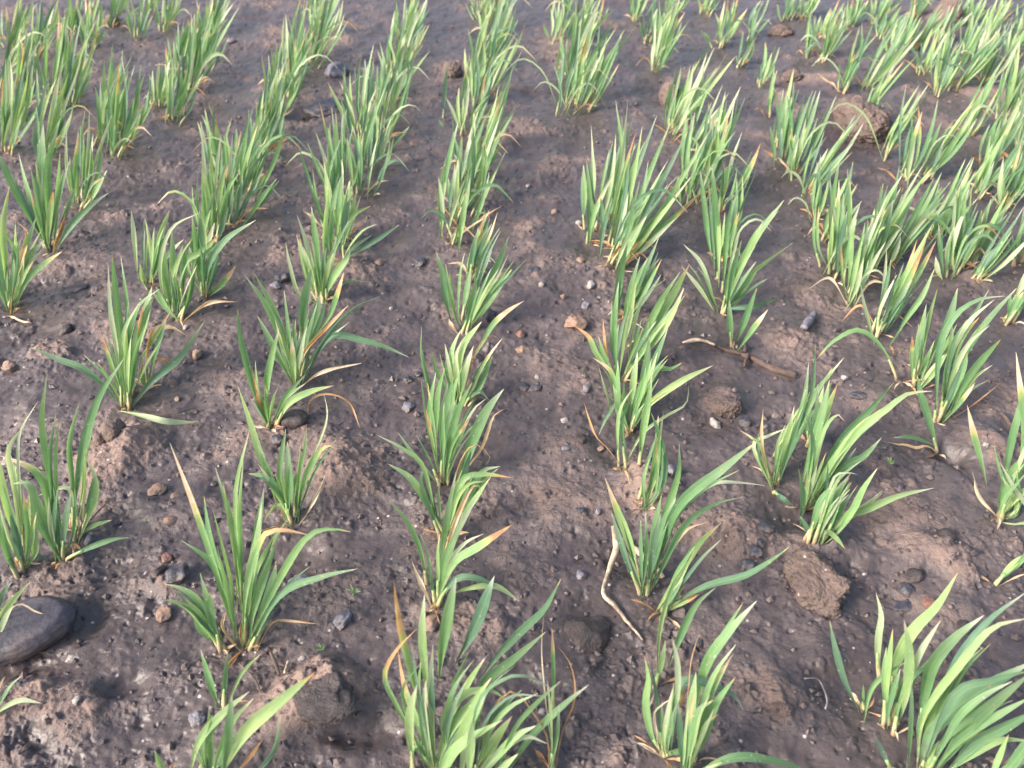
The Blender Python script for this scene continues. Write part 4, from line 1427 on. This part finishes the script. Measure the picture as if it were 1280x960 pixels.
tw = strand('twig', [(893,430),(905,437),(925,442),(948,452),(968,462),(996,470)], [1.3,2.2,2.8,3.6,5.2,4.4], M_WOOD, "rotting brown twig with a thick right end lying below a little seedling", 'twig', knots=0.7, seed=3, z0=0.0)
def side_twig(pts, rad):
    o = strand('side_shoot', pts, rad, M_WOOD, None, None, knots=0.3)
    o.parent = tw; o.location = o.location - tw.location
side_twig([(930,442),(931,437),(929,430)], [2.5,2,1.2]); side_twig([(934,446),(932,453),(930,460)], [2.5,2.2,1.5])
strand('dead_stalk', [(853,431),(868,428),(880,429),(893,434)], [1.5,3,2,1.5], M_STRAW, "short orange-tan dead stalk left of the twig", 'stalk')
strand('straw', [(766,660),(770,684),(769,692),(762,712),(754,738),(756,749),(766,757),(785,781),(803,802)], [2.4,4.2,3.8,2.7,2.5,3.4,2.5,1.7,1.3], M_STRAW, "long bleached straw with a bend, lying left of the leaf fan", 'straw', z0=0.0015, knots=0.08, zs=[0.006,0.004,0.002,0,0])
strand('straw', [(779,676),(788,687),(800,694),(806,704),(818,712),(828,725)], [3,5,4.2,2.4,3.6,3.6], M_STRAW, "shorter bleached husk crossing the foot of the leaf fan", 'straw', z0=0.002)
strand('straw', [(339,818),(345,832),(350,846)], [2,2.4,2], M_WOOD, "short brown straw bit right of a tiny seedling", 'straw')
strand('straw', [(361,830),(357,844)], [1.8,1.9], M_STRAW, "short yellow straw bit beside the brown one", 'straw')
strand('straw', [(300,832),(318,850),(326,866)], [1.2,1.4,1.2], M_WOOD, "thin dark straw behind a broad pale leaf", 'straw')
strand('root_thread', [(1004,852),(1020,853),(1028,866),(1032,880),(1030,890)], [0.7,0.8,0.9,0.9,1.1], M_PALE, "fine white curled root thread on dark mud in the lower right", 'root', z0=0.003)
strand('root_thread', [(186,523),(215,522),(245,514)], [0.6,0.8,0.6], M_WOOD, "fine brown root thread above a fallen pale leaf", 'root', z0=0.003)
strand('root_thread', [(114,655),(128,640),(143,626)], [0.8,1.0,0.6], M_WOOD, "thin brown root thread right of a half withered tuft", 'root', z0=0.003)
strand('twig', [(1250,518),(1260,532),(1275,550),(1292,570)], [2,3,3,3], M_WOOD, "dark twig half buried at the right edge", 'twig', knots=0.3)
strand('wood_chip', [(1018,394),(1011,403),(1004,413)], [3,5.5,4.5], M_GREY, "flat grey wood chip above the bent pale leaf", 'wood chip', knots=0.2)
strand('straw', [(708,738),(714,730),(721,718)], [1.2,2.0,1.4], M_WOOD, "dark brown bark shred left of the bleached straw", 'straw') if False else None
strand('straw', [(1040,470),(1060,473)], [1,1], M_STRAW, "x", 'straw') if False else None

# tiny weed seedlings in the path
def weed(px, py, label, s=1.0):
    R = random.Random(int(px))
    b = ground_at(px, py); root = empty('weed_seedling', b)
    for i in range(7):
        a = i * 0.9 + R.random() * 0.5; L_ = R.uniform(0.004, 0.008) * s
        dirv = np.array([math.cos(a) * 0.6, math.sin(a) * 0.6, R.uniform(0.5, 1.0)])
        P = np.array([np.array(b) + dirv * L_ * t + np.array([0, 0, -0.25 * L_ * t * t]) for t in np.linspace(0, 1, 6)])
        leaf_mesh(P, 0.0011 * s, 'y' if i % 3 else 'g', R, root, np.array(b))
    tag(root, label, 'weed', 'tiny weeds in the paths')
weed(443, 741, "tiny green weed above the pale kite-shaped pebble", 1.1)
weed(402, 812, "tiny mossy weed left of the bright leaf tangle", 0.9)
weed(1112, 580, "tiny weed on open mud right of a spreading tuft", 1.0)

# ------------------------------------------------------------------ uncountable crumbs and grit
def crumbs(name, n, smin, smax, mat, seed, region, kindlabel, conc=True, colour_rng=(0.1, 0.7)):
    r = np.random.default_rng(seed)
    base = np.array([(0,0,1),(0.9,0,0.1),(0.28,0.86,0),(-0.73,0.53,0.1),(-0.73,-0.53,0),(0.28,-0.86,0.1),(0,0,-0.8)], float)
    tri = [(0,1,2),(0,2,3),(0,3,4),(0,4,5),(0,5,1),(6,2,1),(6,3,2),(6,4,3),(6,5,4),(6,1,5)]
    ypx = r.uniform(region[1], region[3], n); xpx = r.uniform(region[0], region[2], n)
    # even over the soil rather than over the picture
    y0 = flat(640, 1000)[1]; Y = y0 + (flat(640, -20)[1] - y0) * r.uniform(0, 1, n) ** 1.35
    X = r.uniform(-1, 1, n) * (0.20 + 0.54 * Y)
    if conc:
        dens = fbm(X * 13 + 4, Y * 13, 3, 91)
        k = dens > r.uniform(-0.45, 0.35, n)
        X, Y = X[k], Y[k]
    Z = height(X, Y)
    V = []; F = []; A = []
    s = smin + (smax - smin) * r.uniform(0, 1, len(X)) ** 4.0
    for i in range(len(X)):
        a = r.uniform(0, 6.28); ca, sa = math.cos(a), math.sin(a)
        b = base * (1 + r.uniform(-0.38, 0.38, (7, 3))) * s[i] * np.array([1, r.uniform(0.6, 1), r.uniform(0.5, 0.9)])
        q = np.column_stack([b[:, 0] * ca - b[:, 1] * sa, b[:, 0] * sa + b[:, 1] * ca, b[:, 2]])
        o = len(V) * 7
        V.append(q + np.array([X[i], Y[i], Z[i] + s[i] * 0.25]))
        F += [(o + t[0], o + t[1], o + t[2]) for t in tri]
        A += [r.uniform(*colour_rng)] * 7
    o = mesh_obj(name, np.vstack(V), F, mat, None, False, dict(dry=A))
    tag(o, kindlabel, None, None, 'stuff')
crumbs('soil_crumbs', 13000, 0.0004, 0.0036, M_SOIL, 3, (0, -20, 1280, 1000), "loose crumbs of damp soil scattered over the field", True, (0.0, 0.6))
crumbs('dark_grit', 5200, 0.0004, 0.0024, M_DARK, 4, (0, -20, 1280, 1000), "fine blackish grit scattered over the soil", False)
crumbs('pale_grit', 120, 0.0004, 0.0014, M_PALE, 6, (0, -20, 1280, 1000), "fine whitish grit scattered over the soil", False)
